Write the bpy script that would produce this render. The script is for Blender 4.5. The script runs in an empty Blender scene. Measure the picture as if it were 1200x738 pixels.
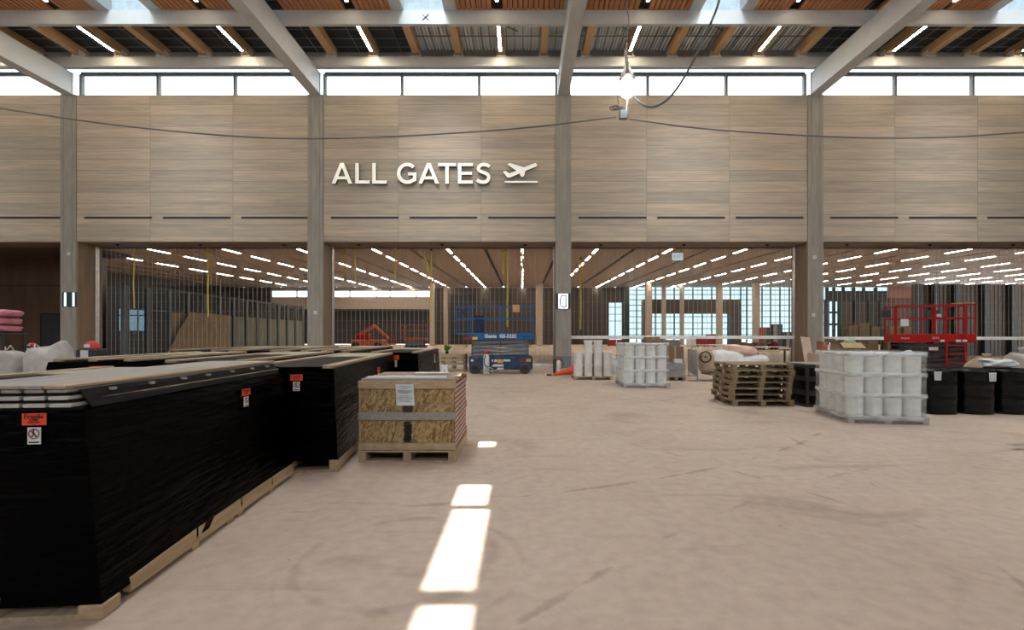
import bpy, math, random
from mathutils import Vector, Matrix, noise
random.seed(7)
PI = math.pi
S = bpy.context.scene
C = S.collection
def R(a): return math.radians(a)

# ------------------------------------------------------------------ mesh builder
class MB:
    def __init__(s): s.v = []; s.f = []
    def add(s, vs, fs):
        n = len(s.v); s.v += [tuple(v) for v in vs]; s.f += [tuple(i + n for i in f) for f in fs]; return s
    def box(s, x0, x1, y0, y1, z0, z1, M=None):
        vs = [(x0,y0,z0),(x1,y0,z0),(x1,y1,z0),(x0,y1,z0),(x0,y0,z1),(x1,y0,z1),(x1,y1,z1),(x0,y1,z1)]
        if M is not None: vs = [M @ Vector(v) for v in vs]
        return s.add(vs, [(3,2,1,0),(4,5,6,7),(0,1,5,4),(1,2,6,5),(2,3,7,6),(3,0,4,7)])
    def cbox(s, x0, x1, y0, y1, z0, z1, c=0.01):
        """a box with chamfered vertical and top edges"""
        c = min(c, (x1-x0)/3, (y1-y0)/3, (z1-z0)/3)
        ring = lambda e, z: [(x0+c+e*0-(0 if e else 0), y0+e, z)] if False else None
        def oct_(i, z):
            a0, a1, b0, b1 = x0+i, x1-i, y0+i, y1-i
            return [(a0+c,b0,z),(a1-c,b0,z),(a1,b0+c,z),(a1,b1-c,z),(a1-c,b1,z),(a0+c,b1,z),(a0,b1-c,z),(a0,b0+c,z)]
        rings = [oct_(c, z0), oct_(0, z0+c), oct_(0, z1-c), oct_(c, z1)]
        vs = sum(rings, []); fs = [tuple(range(7,-1,-1)), tuple(range(24,32))]
        for k in range(3):
            for i in range(8):
                j = (i+1) % 8; fs.append((k*8+i, k*8+j, k*8+8+j, k*8+8+i))
        return s.add(vs, fs)
    def bar(s, p, q, w, h=None):
        """square-section bar from p to q"""
        h = h or w; p, q = Vector(p), Vector(q); d = (q-p).normalized()
        up = Vector((0,0,1)) if abs(d.z) < .9 else Vector((0,1,0))
        a = d.cross(up).normalized(); b = a.cross(d)
        vs = []
        for o in (p, q):
            for i, j in ((-1,-1),(1,-1),(1,1),(-1,1)): vs.append(o + a*(i*w/2) + b*(j*h/2))
        return s.add(vs, [(3,2,1,0),(4,5,6,7),(0,1,5,4),(1,2,6,5),(2,3,7,6),(3,0,4,7)])
    def tube(s, pts, r, n=8, closed=False):
        pts = [Vector(p) for p in pts]; m = len(pts); rs = r if isinstance(r, (list, tuple)) else [r]*m
        rings = []
        for i, p in enumerate(pts):
            if closed: d = pts[(i+1) % m] - pts[i-1]
            else: d = pts[min(i+1, m-1)] - pts[max(i-1, 0)]
            d.normalize()
            up = Vector((0,0,1)) if abs(d.z) < .95 else Vector((0,1,0))
            a = d.cross(up).normalized(); b = a.cross(d)
            rings.append([p + (a*math.cos(2*PI*k/n) + b*math.sin(2*PI*k/n))*rs[i] for k in range(n)])
        vs = sum(rings, []); fs = []
        for i in range(m if closed else m-1):
            i2 = (i+1) % m
            for k in range(n):
                k2 = (k+1) % n; fs.append((i*n+k, i2*n+k, i2*n+k2, i*n+k2))
        if not closed: fs += [tuple(range(n)), tuple(range((m-1)*n+n-1, (m-1)*n-1, -1))]
        return s.add(vs, fs)
    def lathe(s, prof, n=24, c=(0,0,0), axis='z', cap=True):
        vs = []
        for r, z in prof:
            for k in range(n):
                a = 2*PI*k/n; x, y = r*math.cos(a), r*math.sin(a)
                if axis == 'z': p = (x, y, z)
                elif axis == 'y': p = (x, z, y)
                else: p = (z, x, y)
                vs.append((c[0]+p[0], c[1]+p[1], c[2]+p[2]))
        fs = []
        for i in range(len(prof)-1):
            for k in range(n):
                k2 = (k+1) % n; fs.append((i*n+k, i*n+k2, (i+1)*n+k2, (i+1)*n+k))
        if cap: fs += [tuple(range(n-1,-1,-1)), tuple(range((len(prof)-1)*n, len(prof)*n))]
        return s.add(vs, fs)
    def prism(s, poly, y0, y1):
        """polygon in x,z extruded along y"""
        n = len(poly); vs = [(x,y0,z) for x,z in poly] + [(x,y1,z) for x,z in poly]
        return s.add(vs, [tuple(range(n)), tuple(range(2*n-1,n-1,-1))] + [(i,(i+1)%n+0,(i+1)%n+n,i+n)[::-1] for i in range(n)])
    def ribbon(s, pts, w, y0, y1, closed=False):
        """stroke of width w along an x,z polyline, extruded along y"""
        P = [Vector(p) for p in pts]; m = len(P); L = []; Rr = []
        for i in range(m):
            if closed: d0 = (P[i]-P[i-1]).normalized(); d1 = (P[(i+1)%m]-P[i]).normalized()
            else:
                d0 = (P[i]-P[i-1]).normalized() if i else (P[1]-P[0]).normalized()
                d1 = (P[i+1]-P[i]).normalized() if i < m-1 else d0
            n0 = Vector((-d0.y,d0.x)); n1 = Vector((-d1.y,d1.x)); b = (n0+n1).normalized()
            k = w/2/max(.35, b.dot(n0)); L.append(P[i]+b*k); Rr.append(P[i]-b*k)
        for i in range(m if closed else m-1):
            j = (i+1) % m
            s.prism([tuple(Rr[i]),tuple(Rr[j]),tuple(L[j]),tuple(L[i])], y0, y1)
        return s
    def build(s, name, mat, parent=None, smooth=False, loc=None):
        me = bpy.data.meshes.new(name); me.from_pydata(s.v, [], s.f); me.update()
        import bmesh
        bm = bmesh.new(); bm.from_mesh(me); bmesh.ops.recalc_face_normals(bm, faces=bm.faces); bm.to_mesh(me); bm.free()
        if smooth:
            for p in me.polygons: p.use_smooth = True
        me.materials.append(mat)
        o = bpy.data.objects.new(name, me); C.objects.link(o)
        if parent is not None: o.parent = parent
        if loc is not None: o.location = loc
        return o

def text_obj(name, txt, size, mat, parent, loc, rot=(PI/2,0,0), depth=.003, align='CENTER', bold=0):
    cu = bpy.data.curves.new(name, 'FONT'); cu.body = txt; cu.size = size; cu.extrude = depth; cu.align_x = align; cu.offset = bold
    cu.align_y = 'CENTER'; cu.resolution_u = 2
    tmp = bpy.data.objects.new(name + '_tmp', cu); C.objects.link(tmp)
    me = bpy.data.meshes.new_from_object(tmp.evaluated_get(bpy.context.evaluated_depsgraph_get()))
    bpy.data.objects.remove(tmp); bpy.data.curves.remove(cu)
    me.materials.clear(); me.materials.append(mat)
    o = bpy.data.objects.new(name, me); C.objects.link(o); o.location = loc; o.rotation_euler = rot
    if parent is not None: o.parent = parent
    return o

def tag(o, label, cat, group=None, kind=None):
    o['label'] = label; o['category'] = cat
    if group: o['group'] = group
    if kind: o['kind'] = kind
    return o
def thing(name, label, cat, loc=(0,0,0), rz=0, group=None):
    o = bpy.data.objects.new(name, None); o.empty_display_size = .2; C.objects.link(o)
    o.location = loc; o.rotation_euler = (0,0,R(rz)); return tag(o, label, cat, group)
def struct(o): o['kind'] = 'structure'; return o
def dup(o, parent=None, loc=None, rz=None, label=None):
    c = o.copy(); C.objects.link(c)
    if parent is not None: c.parent = parent
    if loc is not None: c.location = loc
    if rz is not None: c.rotation_euler = (0,0,R(rz))
    if label: c['label'] = label
    for ch in list(o.children): dup(ch, c)
    return c
ORD = ['first','second','third','fourth','fifth','sixth','seventh','eighth','ninth','tenth','eleventh','twelfth']

# ------------------------------------------------------------------ materials
def mat(name, col, rough=.6, metal=0, col2=None, scale=4, stretch=(1,1,1), detail=4, bump=0, spec=.5, emit=None, es=0, lo=.35, hi=.65, dist=0):
    m = bpy.data.materials.new(name); m.use_nodes = True; nt = m.node_tree; N = nt.nodes; L = nt.links
    b = N['Principled BSDF']; b.inputs['Base Color'].default_value = (*col,1); b.inputs['Roughness'].default_value = rough
    b.inputs['Metallic'].default_value = metal; b.inputs['Specular IOR Level'].default_value = spec
    if emit: b.inputs['Emission Color'].default_value = (*emit,1); b.inputs['Emission Strength'].default_value = es
    col2 = col2 or tuple(c*.82 for c in col)
    if not emit:
        tc = N.new('ShaderNodeTexCoord'); mp = N.new('ShaderNodeMapping'); mp.inputs['Scale'].default_value = stretch
        nz = N.new('ShaderNodeTexNoise'); nz.inputs['Scale'].default_value = scale; nz.inputs['Detail'].default_value = detail
        nz.inputs['Distortion'].default_value = dist
        cr = N.new('ShaderNodeValToRGB'); cr.color_ramp.elements[0].position = lo; cr.color_ramp.elements[1].position = hi
        cr.color_ramp.elements[0].color = (*col2,1); cr.color_ramp.elements[1].color = (*col,1)
        L.new(tc.outputs['Object'], mp.inputs['Vector']); L.new(mp.outputs[0], nz.inputs['Vector'])
        L.new(nz.outputs['Fac'], cr.inputs[0]); L.new(cr.outputs[0], b.inputs['Base Color'])
        if bump:
            bp = N.new('ShaderNodeBump'); bp.inputs['Strength'].default_value = bump; bp.inputs['Distance'].default_value = .02
            L.new(nz.outputs['Fac'], bp.inputs['Height']); L.new(bp.outputs[0], b.inputs['Normal'])
    return m

def film_mat(name, tint, alpha, rough=.15):
    """clear plastic or glass: mostly lets light through, with a glossy skin"""
    m = bpy.data.materials.new(name); m.use_nodes = True; nt = m.node_tree; N = nt.nodes; L = nt.links
    N.remove(N['Principled BSDF']); out = N['Material Output']
    tr = N.new('ShaderNodeBsdfTransparent'); tr.inputs[0].default_value = (*tint,1)
    gl = N.new('ShaderNodeBsdfPrincipled'); gl.inputs['Base Color'].default_value = (.85,.88,.9,1); gl.inputs['Roughness'].default_value = rough
    mx = N.new('ShaderNodeMixShader')
    if alpha > .15:
        tc = N.new('ShaderNodeTexCoord'); mp = N.new('ShaderNodeMapping'); mp.inputs['Scale'].default_value = (2,2,5)
        nz = N.new('ShaderNodeTexNoise'); nz.inputs['Scale'].default_value = 1.6; nz.inputs['Detail'].default_value = 3
        mr = N.new('ShaderNodeMapRange'); mr.inputs[1].default_value = .3; mr.inputs[2].default_value = .7
        mr.inputs[3].default_value = alpha*.5; mr.inputs[4].default_value = min(1, alpha*1.6)
        L.new(tc.outputs['Object'], mp.inputs[0]); L.new(mp.outputs[0], nz.inputs['Vector']); L.new(nz.outputs['Fac'], mr.inputs[0])
        L.new(mr.outputs[0], mx.inputs[0])
        bp = N.new('ShaderNodeBump'); bp.inputs['Strength'].default_value = .35; bp.inputs['Distance'].default_value = .03
        L.new(nz.outputs['Fac'], bp.inputs['Height']); L.new(bp.outputs[0], gl.inputs['Normal'])
    else: mx.inputs[0].default_value = alpha
    L.new(tr.outputs[0], mx.inputs[1]); L.new(gl.outputs[0], mx.inputs[2]); L.new(mx.outputs[0], out.inputs[0])
    return m

def floor_mat():
    m = bpy.data.materials.new('concrete_floor'); m.use_nodes = True; nt = m.node_tree; N = nt.nodes; L = nt.links
    b = N['Principled BSDF']; tc = N.new('ShaderNodeTexCoord')
    def nz(scale, detail=6, dist=0, st=(1,1,1)):
        mp = N.new('ShaderNodeMapping'); mp.inputs['Scale'].default_value = st; L.new(tc.outputs['Object'], mp.inputs[0])
        n = N.new('ShaderNodeTexNoise'); n.inputs['Scale'].default_value = scale; n.inputs['Detail'].default_value = detail; n.inputs['Distortion'].default_value = dist
        L.new(mp.outputs[0], n.inputs['Vector']); return n
    def ramp(src, a, c0, z, c1):
        r = N.new('ShaderNodeValToRGB'); e = r.color_ramp.elements; e[0].position = a; e[0].color = (*c0,1); e[1].position = z; e[1].color = (*c1,1)
        L.new(src, r.inputs[0]); return r
    def mul(a, c, f=1):
        x = N.new('ShaderNodeMix'); x.data_type = 'RGBA'; x.blend_type = 'MULTIPLY'; x.inputs[0].default_value = f
        L.new(a, x.inputs[6]); L.new(c, x.inputs[7]); return x.outputs[2]
    base = ramp(nz(.45, 8, .4).outputs['Fac'], .3, (.475,.385,.315), .7, (.565,.47,.39))
    fine = ramp(nz(9, 8).outputs['Fac'], .3, (.86,.85,.84), .65, (1.02,1.02,1.02))
    stain = ramp(nz(.9, 12, .8).outputs['Fac'], .28, (.74,.71,.70), .40, (1,1,1))
    drag = ramp(nz(1.3, 7, .6, (.35,2.2,1)).outputs['Fac'], .27, (.72,.69,.68), .40, (1,1,1))
    spots = ramp(nz(11, 5).outputs['Fac'], .24, (.5,.47,.45), .29, (1,1,1))
    speck = ramp(nz(42, 3).outputs['Fac'], .25, (.55,.52,.50), .31, (1,1,1))
    c = mul(mul(mul(mul(mul(base.outputs[0], fine.outputs[0]), stain.outputs[0], .8), drag.outputs[0], .8), spots.outputs[0], .7), speck.outputs[0], .7)
    # ring-shaped tyre marks
    vs = None
    for cx, cy, r0, wd, am in ((-.82,3.1,.62,.05,.6),(-.75,3.0,.75,.03,.4),(-20,10,24.05,.025,1.0),(-3,14,10.2,.03,1.0),(9,-6,12.3,.03,.8),(14,18,13.2,.035,1.0),(-12,-3,16.4,.02,.8)):
        sep = N.new('ShaderNodeVectorMath'); sep.operation = 'DISTANCE'; sep.inputs[1].default_value = (cx,cy,0); L.new(tc.outputs['Object'], sep.inputs[0])
        sb = N.new('ShaderNodeMath'); sb.operation = 'SUBTRACT'; sb.inputs[1].default_value = r0; L.new(sep.outputs['Value'], sb.inputs[0])
        ab = N.new('ShaderNodeMath'); ab.operation = 'ABSOLUTE'; L.new(sb.outputs[0], ab.inputs[0])
        wob = nz(1.7, 6); mw = N.new('ShaderNodeMath'); mw.operation = 'MULTIPLY_ADD'; mw.inputs[1].default_value = .5; mw.inputs[2].default_value = -.21; L.new(wob.outputs['Fac'], mw.inputs[0])
        mx_ = N.new('ShaderNodeMath'); mx_.operation = 'MAXIMUM'; mx_.inputs[1].default_value = 0; L.new(mw.outputs[0], mx_.inputs[0])
        ad_ = N.new('ShaderNodeMath'); ad_.operation = 'ADD'; L.new(ab.outputs[0], ad_.inputs[0]); L.new(mx_.outputs[0], ad_.inputs[1])
        rr = ramp(ad_.outputs[0], wd*.5, (.72,.69,.67), wd*1.6, (1,1,1)); c = mul(c, rr.outputs[0], am)
    L.new(c, b.inputs['Base Color'])
    rg = ramp(nz(2, 5).outputs['Fac'], .3, (.42,)*3, .7, (.62,)*3); L.new(rg.outputs[0], b.inputs['Roughness'])
    b.inputs['Specular IOR Level'].default_value = .35
    bp = N.new('ShaderNodeBump'); bp.inputs['Strength'].default_value = .12; bp.inputs['Distance'].default_value = .01
    L.new(nz(14, 6).outputs['Fac'], bp.inputs['Height']); L.new(bp.outputs[0], b.inputs['Normal'])
    return m

def wall_mat():
    """long wood-look tiles 3.8 m wide in 0.5 m courses, grain running along x"""
    m = bpy.data.materials.new('wood_look_tile'); m.use_nodes = True; nt = m.node_tree; N = nt.nodes; L = nt.links
    b = N['Principled BSDF']; tc = N.new('ShaderNodeTexCoord')
    sp = N.new('ShaderNodeSeparateXYZ'); cb = N.new('ShaderNodeCombineXYZ'); L.new(tc.outputs['Object'], sp.inputs[0])
    ax = N.new('ShaderNodeMath'); ax.operation = 'ADD'; ax.inputs[1].default_value = 9.46+22.74; L.new(sp.outputs[0], ax.inputs[0])
    L.new(ax.outputs[0], cb.inputs[0]); L.new(sp.outputs[2], cb.inputs[1])
    br = N.new('ShaderNodeTexBrick'); br.offset = 0; br.squash = 1
    for k, v in (('Scale',1),('Mortar Size',.009),('Mortar Smooth',.3),('Bias',0),('Brick Width',3.79),('Row Height',.503)): br.inputs[k].default_value = v
    br.inputs['Color1'].default_value = (.54,.46,.36,1); br.inputs['Color2'].default_value = (.41,.36,.295,1); br.inputs['Mortar'].default_value = (.23,.205,.17,1)
    L.new(cb.outputs[0], br.inputs['Vector'])
    def nz(st, sc, dt, ds=0):
        mp = N.new('ShaderNodeMapping'); mp.inputs['Scale'].default_value = st; L.new(tc.outputs['Object'], mp.inputs[0])
        # a shift per tile, so the grain breaks at the joints
        ad = N.new('ShaderNodeVectorMath'); ad.operation = 'ADD'; L.new(mp.outputs[0], ad.inputs[0]); 
        sc_ = N.new('ShaderNodeVectorMath'); sc_.operation = 'SCALE'; sc_.inputs['Scale'].default_value = 40; L.new(br.outputs['Color'], sc_.inputs[0]); L.new(sc_.outputs[0], ad.inputs[1])
        n = N.new('ShaderNodeTexNoise'); n.inputs['Scale'].default_value = sc; n.inputs['Detail'].default_value = dt; n.inputs['Distortion'].default_value = ds
        L.new(ad.outputs[0], n.inputs['Vector']); return n
    g1 = nz((.22,1,4.5), 1.6, 8, .4); g2 = nz((.5,1,14), 2, 4)
    def ramp(n, a, c0, z, c1):
        r = N.new('ShaderNodeValToRGB'); e = r.color_ramp.elements; e[0].position = a; e[0].color = (*c0,1); e[1].position = z; e[1].color = (*c1,1); L.new(n.outputs['Fac'], r.inputs[0]); return r
    r1 = ramp(g1, .3, (.82,.84,.86), .68, (1.10,1.06,1.02)); r2 = ramp(g2, .3, (.80,.82,.85), .62, (1.04,1.03,1.02))
    x = br.outputs['Color']
    for r in (r1, r2):
        mx = N.new('ShaderNodeMix'); mx.data_type = 'RGBA'; mx.blend_type = 'MULTIPLY'; mx.inputs[0].default_value = 1; L.new(x, mx.inputs[6]); L.new(r.outputs[0], mx.inputs[7]); x = mx.outputs[2]
    L.new(x, b.inputs['Base Color']); b.inputs['Roughness'].default_value = .55
    return m

def stripe_mat(name, c1, c2, scale, rot, rough=.6):
    m = bpy.data.materials.new(name); m.use_nodes = True; nt = m.node_tree; N = nt.nodes; L = nt.links
    b = N['Principled BSDF']; b.inputs['Roughness'].default_value = rough
    tc = N.new('ShaderNodeTexCoord'); mp = N.new('ShaderNodeMapping'); mp.inputs['Rotation'].default_value = rot; L.new(tc.outputs['Object'], mp.inputs[0])
    w = N.new('ShaderNodeTexWave'); w.inputs['Scale'].default_value = scale; w.bands_direction = 'Z'; L.new(mp.outputs[0], w.inputs['Vector'])
    r = N.new('ShaderNodeValToRGB'); r.color_ramp.interpolation = 'CONSTANT'; r.color_ramp.elements[0].color = (*c1,1); r.color_ramp.elements[1].position = .5; r.color_ramp.elements[1].color = (*c2,1)
    L.new(w.outputs['Fac'], r.inputs[0]); L.new(r.outputs[0], b.inputs['Base Color']); return m

def osb_mat():
    """strand board: three crossing layers of long flakes"""
    m = bpy.data.materials.new('strand_board'); m.use_nodes = True; nt = m.node_tree; N = nt.nodes; L = nt.links
    b = N['Principled BSDF']; b.inputs['Roughness'].default_value = .7; tc = N.new('ShaderNodeTexCoord'); acc = None
    for rot, off in ((.5,0),(-.6,3.3),(1.25,7.1)):
        m1 = N.new('ShaderNodeMapping'); m1.inputs['Rotation'].default_value = (0,rot,0); m1.inputs['Location'].default_value = (off,0,off); L.new(tc.outputs['Object'], m1.inputs[0])
        m2 = N.new('ShaderNodeMapping'); m2.inputs['Scale'].default_value = (14,2,55); L.new(m1.outputs[0], m2.inputs[0])
        v = N.new('ShaderNodeTexVoronoi'); v.inputs['Scale'].default_value = 1; L.new(m2.outputs[0], v.inputs['Vector'])
        sp = N.new('ShaderNodeSeparateColor'); L.new(v.outputs['Color'], sp.inputs[0])
        if acc is None: acc = sp.outputs[0]
        else:
            mx = N.new('ShaderNodeMix'); mx.data_type = 'FLOAT'; L.new(sp.outputs[1], mx.inputs[0]); L.new(acc, mx.inputs[2]); L.new(sp.outputs[0], mx.inputs[3]); acc = mx.outputs[0]
    r = N.new('ShaderNodeValToRGB'); e = r.color_ramp.elements; e[0].position = .12; e[0].color = (.17,.10,.038,1); e[1].position = .88; e[1].color = (.50,.37,.175,1)
    k = e.new(.42); k.color = (.31,.205,.085,1)
    L.new(acc, r.inputs[0]); L.new(r.outputs[0], b.inputs['Base Color']); return m

FLOOR = floor_mat(); WALL = wall_mat(); OSB = osb_mat()
COLUMN = mat('column_concrete', (.335,.315,.275), .6, col2=(.27,.255,.225), scale=2, stretch=(3,3,.5), detail=8)
LINER = mat('liner_warm_brown', (.26,.175,.115), .5, col2=(.20,.135,.09), scale=2, stretch=(1,4,.3))
STEEL = mat('painted_steel', (.57,.60,.61), .42, col2=(.54,.57,.58), scale=3)
WHITE = mat('white_paint', (.80,.82,.84), .5)
DARK = mat('dark_metal', (.03,.03,.032), .5)
BLACKPANEL = mat('black_ceiling_board', (.012,.013,.016), .7, col2=(.007,.008,.01), scale=2)
GRILLE = mat('grille_steel', (.40,.39,.37), .45, .3)
SILVER = mat('galvanised_steel', (.62,.63,.64), .32, .85, col2=(.5,.5,.5), scale=6)
DECK = mat('roof_deck_steel', (.92,.93,.93), .35, .15, col2=(.80,.83,.83), scale=2, stretch=(1,.4,1))
GLULAM = mat('glulam', (.62,.41,.22), .5, col2=(.50,.31,.155), scale=3, stretch=(6,.4,6))
CEDAR = mat('cedar_slat', (.60,.29,.12), .5, col2=(.44,.19,.075), scale=2.2, stretch=(7,.25,7))
HALLWOOD = mat('hall_ceiling_wood', (.42,.335,.265), .6, col2=(.34,.27,.21), scale=2, stretch=(14,.12,1))
STRIP = mat('strip_light', (1,1,1), .5, emit=(1,.82,.58), es=14)
RAFTERSTRIP = mat('rafter_strip_light', (1,1,1), .5, emit=(1,.80,.56), es=72)
HALLSTRIP = mat('hall_strip_light', (1,1,1), .5, emit=(1,.85,.66), es=42)
BULB = mat('bulb_glow', (1,1,1), .5, emit=(1,.97,.92), es=9)
LETTER = mat('letter_white', (.88,.86,.80), .4, col2=(.86,.84,.78), emit=(1,.95,.85), es=.32)  # slight emission put in to brighten the letter faces
LETTERSIDE = mat('letter_return', (.05,.05,.052), .5)
WRAP = mat('black_stretch_wrap', (.0008,.0008,.0009), .2, col2=(.0004,.0004,.0005), scale=1.6, stretch=(2.2,2.2,16), detail=8, bump=1.0, spec=.028)
WRAPFLAP = mat('black_foam_sheet', (.005,.005,.0055), .6, col2=(.003,.003,.003), scale=3, stretch=(2,2,10), bump=.3, spec=.12)
PINE = mat('pine', (.50,.38,.235), .65, col2=(.37,.275,.165), scale=3, stretch=(3,.5,9), detail=6)
PINEY = mat('pine_edge', (.43,.34,.23), .65, col2=(.33,.255,.17), scale=3, stretch=(8,.5,8))
PALEBOARD = mat('pale_board', (.36,.33,.305), .6, col2=(.27,.25,.23), scale=3, stretch=(9,.4,9))
BOARDEND = mat('board_end', (.50,.50,.46), .6)
GREYWOOD = mat('weathered_pallet', (.33,.25,.155), .75, col2=(.20,.15,.09), scale=3, stretch=(2,2,8), detail=7)
ORANGE = mat('orange_label', (.85,.075,.02), .5)
PAPER = mat('white_paper', (.70,.74,.76), .6)
INK = mat('black_ink', (.01,.01,.01), .5)
REDINK = mat('dark_red_ink', (.22,.01,.03), .5)
GREYINK = mat('grey_ink', (.25,.28,.31), .6)
MARKBLUE = mat('mark_blue', (.02,.10,.35), .5)
BUCKET = mat('bucket_white', (.86,.86,.84), .4, col2=(.80,.80,.78), scale=5)
BUCKETLID = mat('bucket_lid', (.86,.86,.84), .4)
FILM = film_mat('stretch_film', (.95,.975,.985), .17, .12)
FILMBAND = film_mat('bunched_film', (.93,.96,.98), .38, .15)
GLASS = film_mat('window_glass', (.96,.98,.98), .05, .03)
FACADE = film_mat('facade_glass', (.56,.63,.635), .05, .05)
TINTGLASS = film_mat('partition_glass', (.52,.58,.58), .09, .08)
LIFTBLUE = mat('lift_blue', (.018,.125,.31), .45, spec=.25)
CHASSIS = mat('chassis_blue', (.03,.07,.14), .5, col2=(.02,.05,.10), spec=.25)
GREYSTEEL = mat('scissor_grey', (.20,.23,.24), .45)
LIFTRED = mat('lift_red', (.40,.012,.010), .5, spec=.15)
DARKRED = mat('dark_red', (.30,.02,.02), .5)
LIFTORANGE = mat('machine_orange', (.50,.10,.03), .5)
RUBBER = mat('rubber', (.025,.025,.027), .75)
RUBBERGREY = mat('grey_rubber', (.055,.06,.06), .7)
YELLOW = mat('yellow_strap', (.66,.52,.06), .6, col2=(.40,.30,.03), scale=9, stretch=(1,1,2))
STICKYELLOW = mat('yellow_sticker', (.80,.45,.05), .5)
CARDBOARD = mat('cardboard', (.42,.29,.17), .75, col2=(.36,.245,.145))
CARDDARK = mat('brown_carton', (.25,.165,.09), .75)
SACK = mat('woven_sack', (.52,.51,.49), .6, col2=(.38,.375,.36), scale=6, bump=.6)
SACKBROWN = mat('brown_sack', (.47,.36,.26), .7, col2=(.38,.29,.21), scale=6, bump=.6)
COVER = mat('white_cover_sheet', (.80,.80,.79), .5, col2=(.68,.68,.67), scale=5, bump=.5)
PINKISH = mat('pink_sheet', (.78,.56,.48), .6, bump=.4)
PINK = mat('pink_insulation', (.58,.22,.28), .85, col2=(.46,.16,.22), scale=8, bump=.5)
GREYWRAP = mat('grey_wrapped_load', (.33,.32,.31), .4, col2=(.22,.21,.205), scale=5, stretch=(1,1,5), bump=.6)
PVC = mat('black_drum_wrap', (.003,.003,.0035), .2, col2=(.002,.002,.0025), scale=4, stretch=(1,1,2), bump=.9, spec=.28)
CONE = mat('cone_orange', (.80,.09,.02), .5)
RED = mat('bright_red', (.65,.03,.03), .4)
GREEN = mat('leaf_green', (.06,.30,.03), .6)
PALEGREEN = mat('pale_green', (.35,.55,.25), .6)
SLATWALL = mat('dark_slat_wall', (.085,.068,.058), .6, col2=(.06,.048,.042), scale=2, stretch=(12,1,.4))
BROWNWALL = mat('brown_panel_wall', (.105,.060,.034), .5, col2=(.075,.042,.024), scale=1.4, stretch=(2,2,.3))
FARBEIGE = mat('far_wall_beige', (.46,.39,.32), .6)
FARCOL = mat('far_column', (.47,.40,.33), .6)
DARKTEAL = mat('dark_mullion', (.045,.058,.062), .5)
KRAFT = mat('kraft_paper', (.46,.35,.22), .8, col2=(.40,.30,.19))
KRAFTGREY = mat('grey_green_film', (.26,.27,.22), .6, col2=(.22,.23,.185), stretch=(1,3,.3))
PINKPANEL = mat('pink_panel', (.42,.22,.20), .6)
TARMAC = mat('apron', (.5,.5,.5), .9)
SCREEN = mat('lit_panel', (1,1,1), .4, emit=(.86,.97,1), es=1.0)
DIAG = stripe_mat('diagonal_strips', (.60,.28,.22), (.62,.56,.50), 9, (R(35),0,0))
ROOFM = mat('roof_underside', (.5,.5,.5), .8)
WELL = mat('well_panel_sky_tint', (.48,.60,.68), .6)  # white panel; the skylight's blue tint is put into its colour
TAN = mat('tan_stuff', (.33,.22,.13), .8)

# ------------------------------------------------------------------ camera
cam = bpy.data.cameras.new('camera'); co = bpy.data.objects.new('camera', cam); C.objects.link(co)
FPX, CX, CY, H = 550.0, 612.0, 394.0, 1.45
cam.sensor_width = 36; cam.sensor_fit = 'HORIZONTAL'; cam.lens = FPX/1200*36
cam.shift_x = -(CX-600)/1200; cam.shift_y = (CY-369)/1200
cam.clip_start = .05; cam.clip_end = 600
co.location = (0,0,H); co.rotation_euler = (PI/2,0,0); S.camera = co
def X(px, d): return (px-CX)/FPX*d
def Z(py, d): return H-(py-CY)/FPX*d

# ------------------------------------------------------------------ the building
COLX = [-32.1,-20.76,-9.46,1.88,13.41,24.8,36.1]
WY0, WY1 = 21.5, 22.75      # the gate wall, front and back faces
LINT, WTOP = 5.79, 12.5
struct(MB().box(-52,98,-14,84,-.2,0).build('floor', FLOOR))
struct(MB().box(-120,120,84.5,260,-.4,-.1).build('ground_outside', TARMAC))
struct(MB().box(-33,37,WY0,WY1,LINT,WTOP).build('wall_back', WALL))
# wall slots (linear diffusers), three to a bay, set as shallow dark boxes in the face
slot = None
for k in range(6):
    for j in range(3):
        x0 = COLX[k]+.35+.35+j*3.6; x1 = x0+3.1
        if x1 < -24 or x0 > 24: continue
        nm = ['at the outer end','in the middle','at the inner end'][j]
        o = MB().box(x0,x1,WY0-.012,WY0+.02,6.83,6.93).build('trim_1', DARK); struct(o)
for k, x in enumerate(COLX):
    m = MB().box(x-.35,x+.35,WY0-.05,WY1,0,WTOP)
    struct(m.build('column', COLUMN))
    if k in (1,2,3,4):
        b = MB().box(x-.2,x-.19,WY0-.056,WY0-.049,0,WTOP); b.box(x+.19,x+.2,WY0-.056,WY0-.049,0,WTOP)
        struct(b.build('trim_2', mat('joint_grey', (.22,.21,.19), .7) if k == 1 else bpy.data.materials['joint_grey']))
for k in range(1,5):    # added wood linings on opening sides, far-hall warm light in their brown; metal soffits
    for s in (0,1):
        xx = COLX[k]+.35 if s == 0 else COLX[k+1]-.35-.02
        struct(MB().box(xx,xx+.02,WY0+.06,WY1,0,LINT).build('trim_3', LINER))
    struct(MB().box(COLX[k]+.37,COLX[k+1]-.37,WY0+.1,WY1+.02,LINT-.03,LINT).build('trim_4', LINER))
struct(MB().box(-31.7,-21.2,WY0+.1,WY1,LINT-.03,LINT).build('trim_4', LINER))

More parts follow.
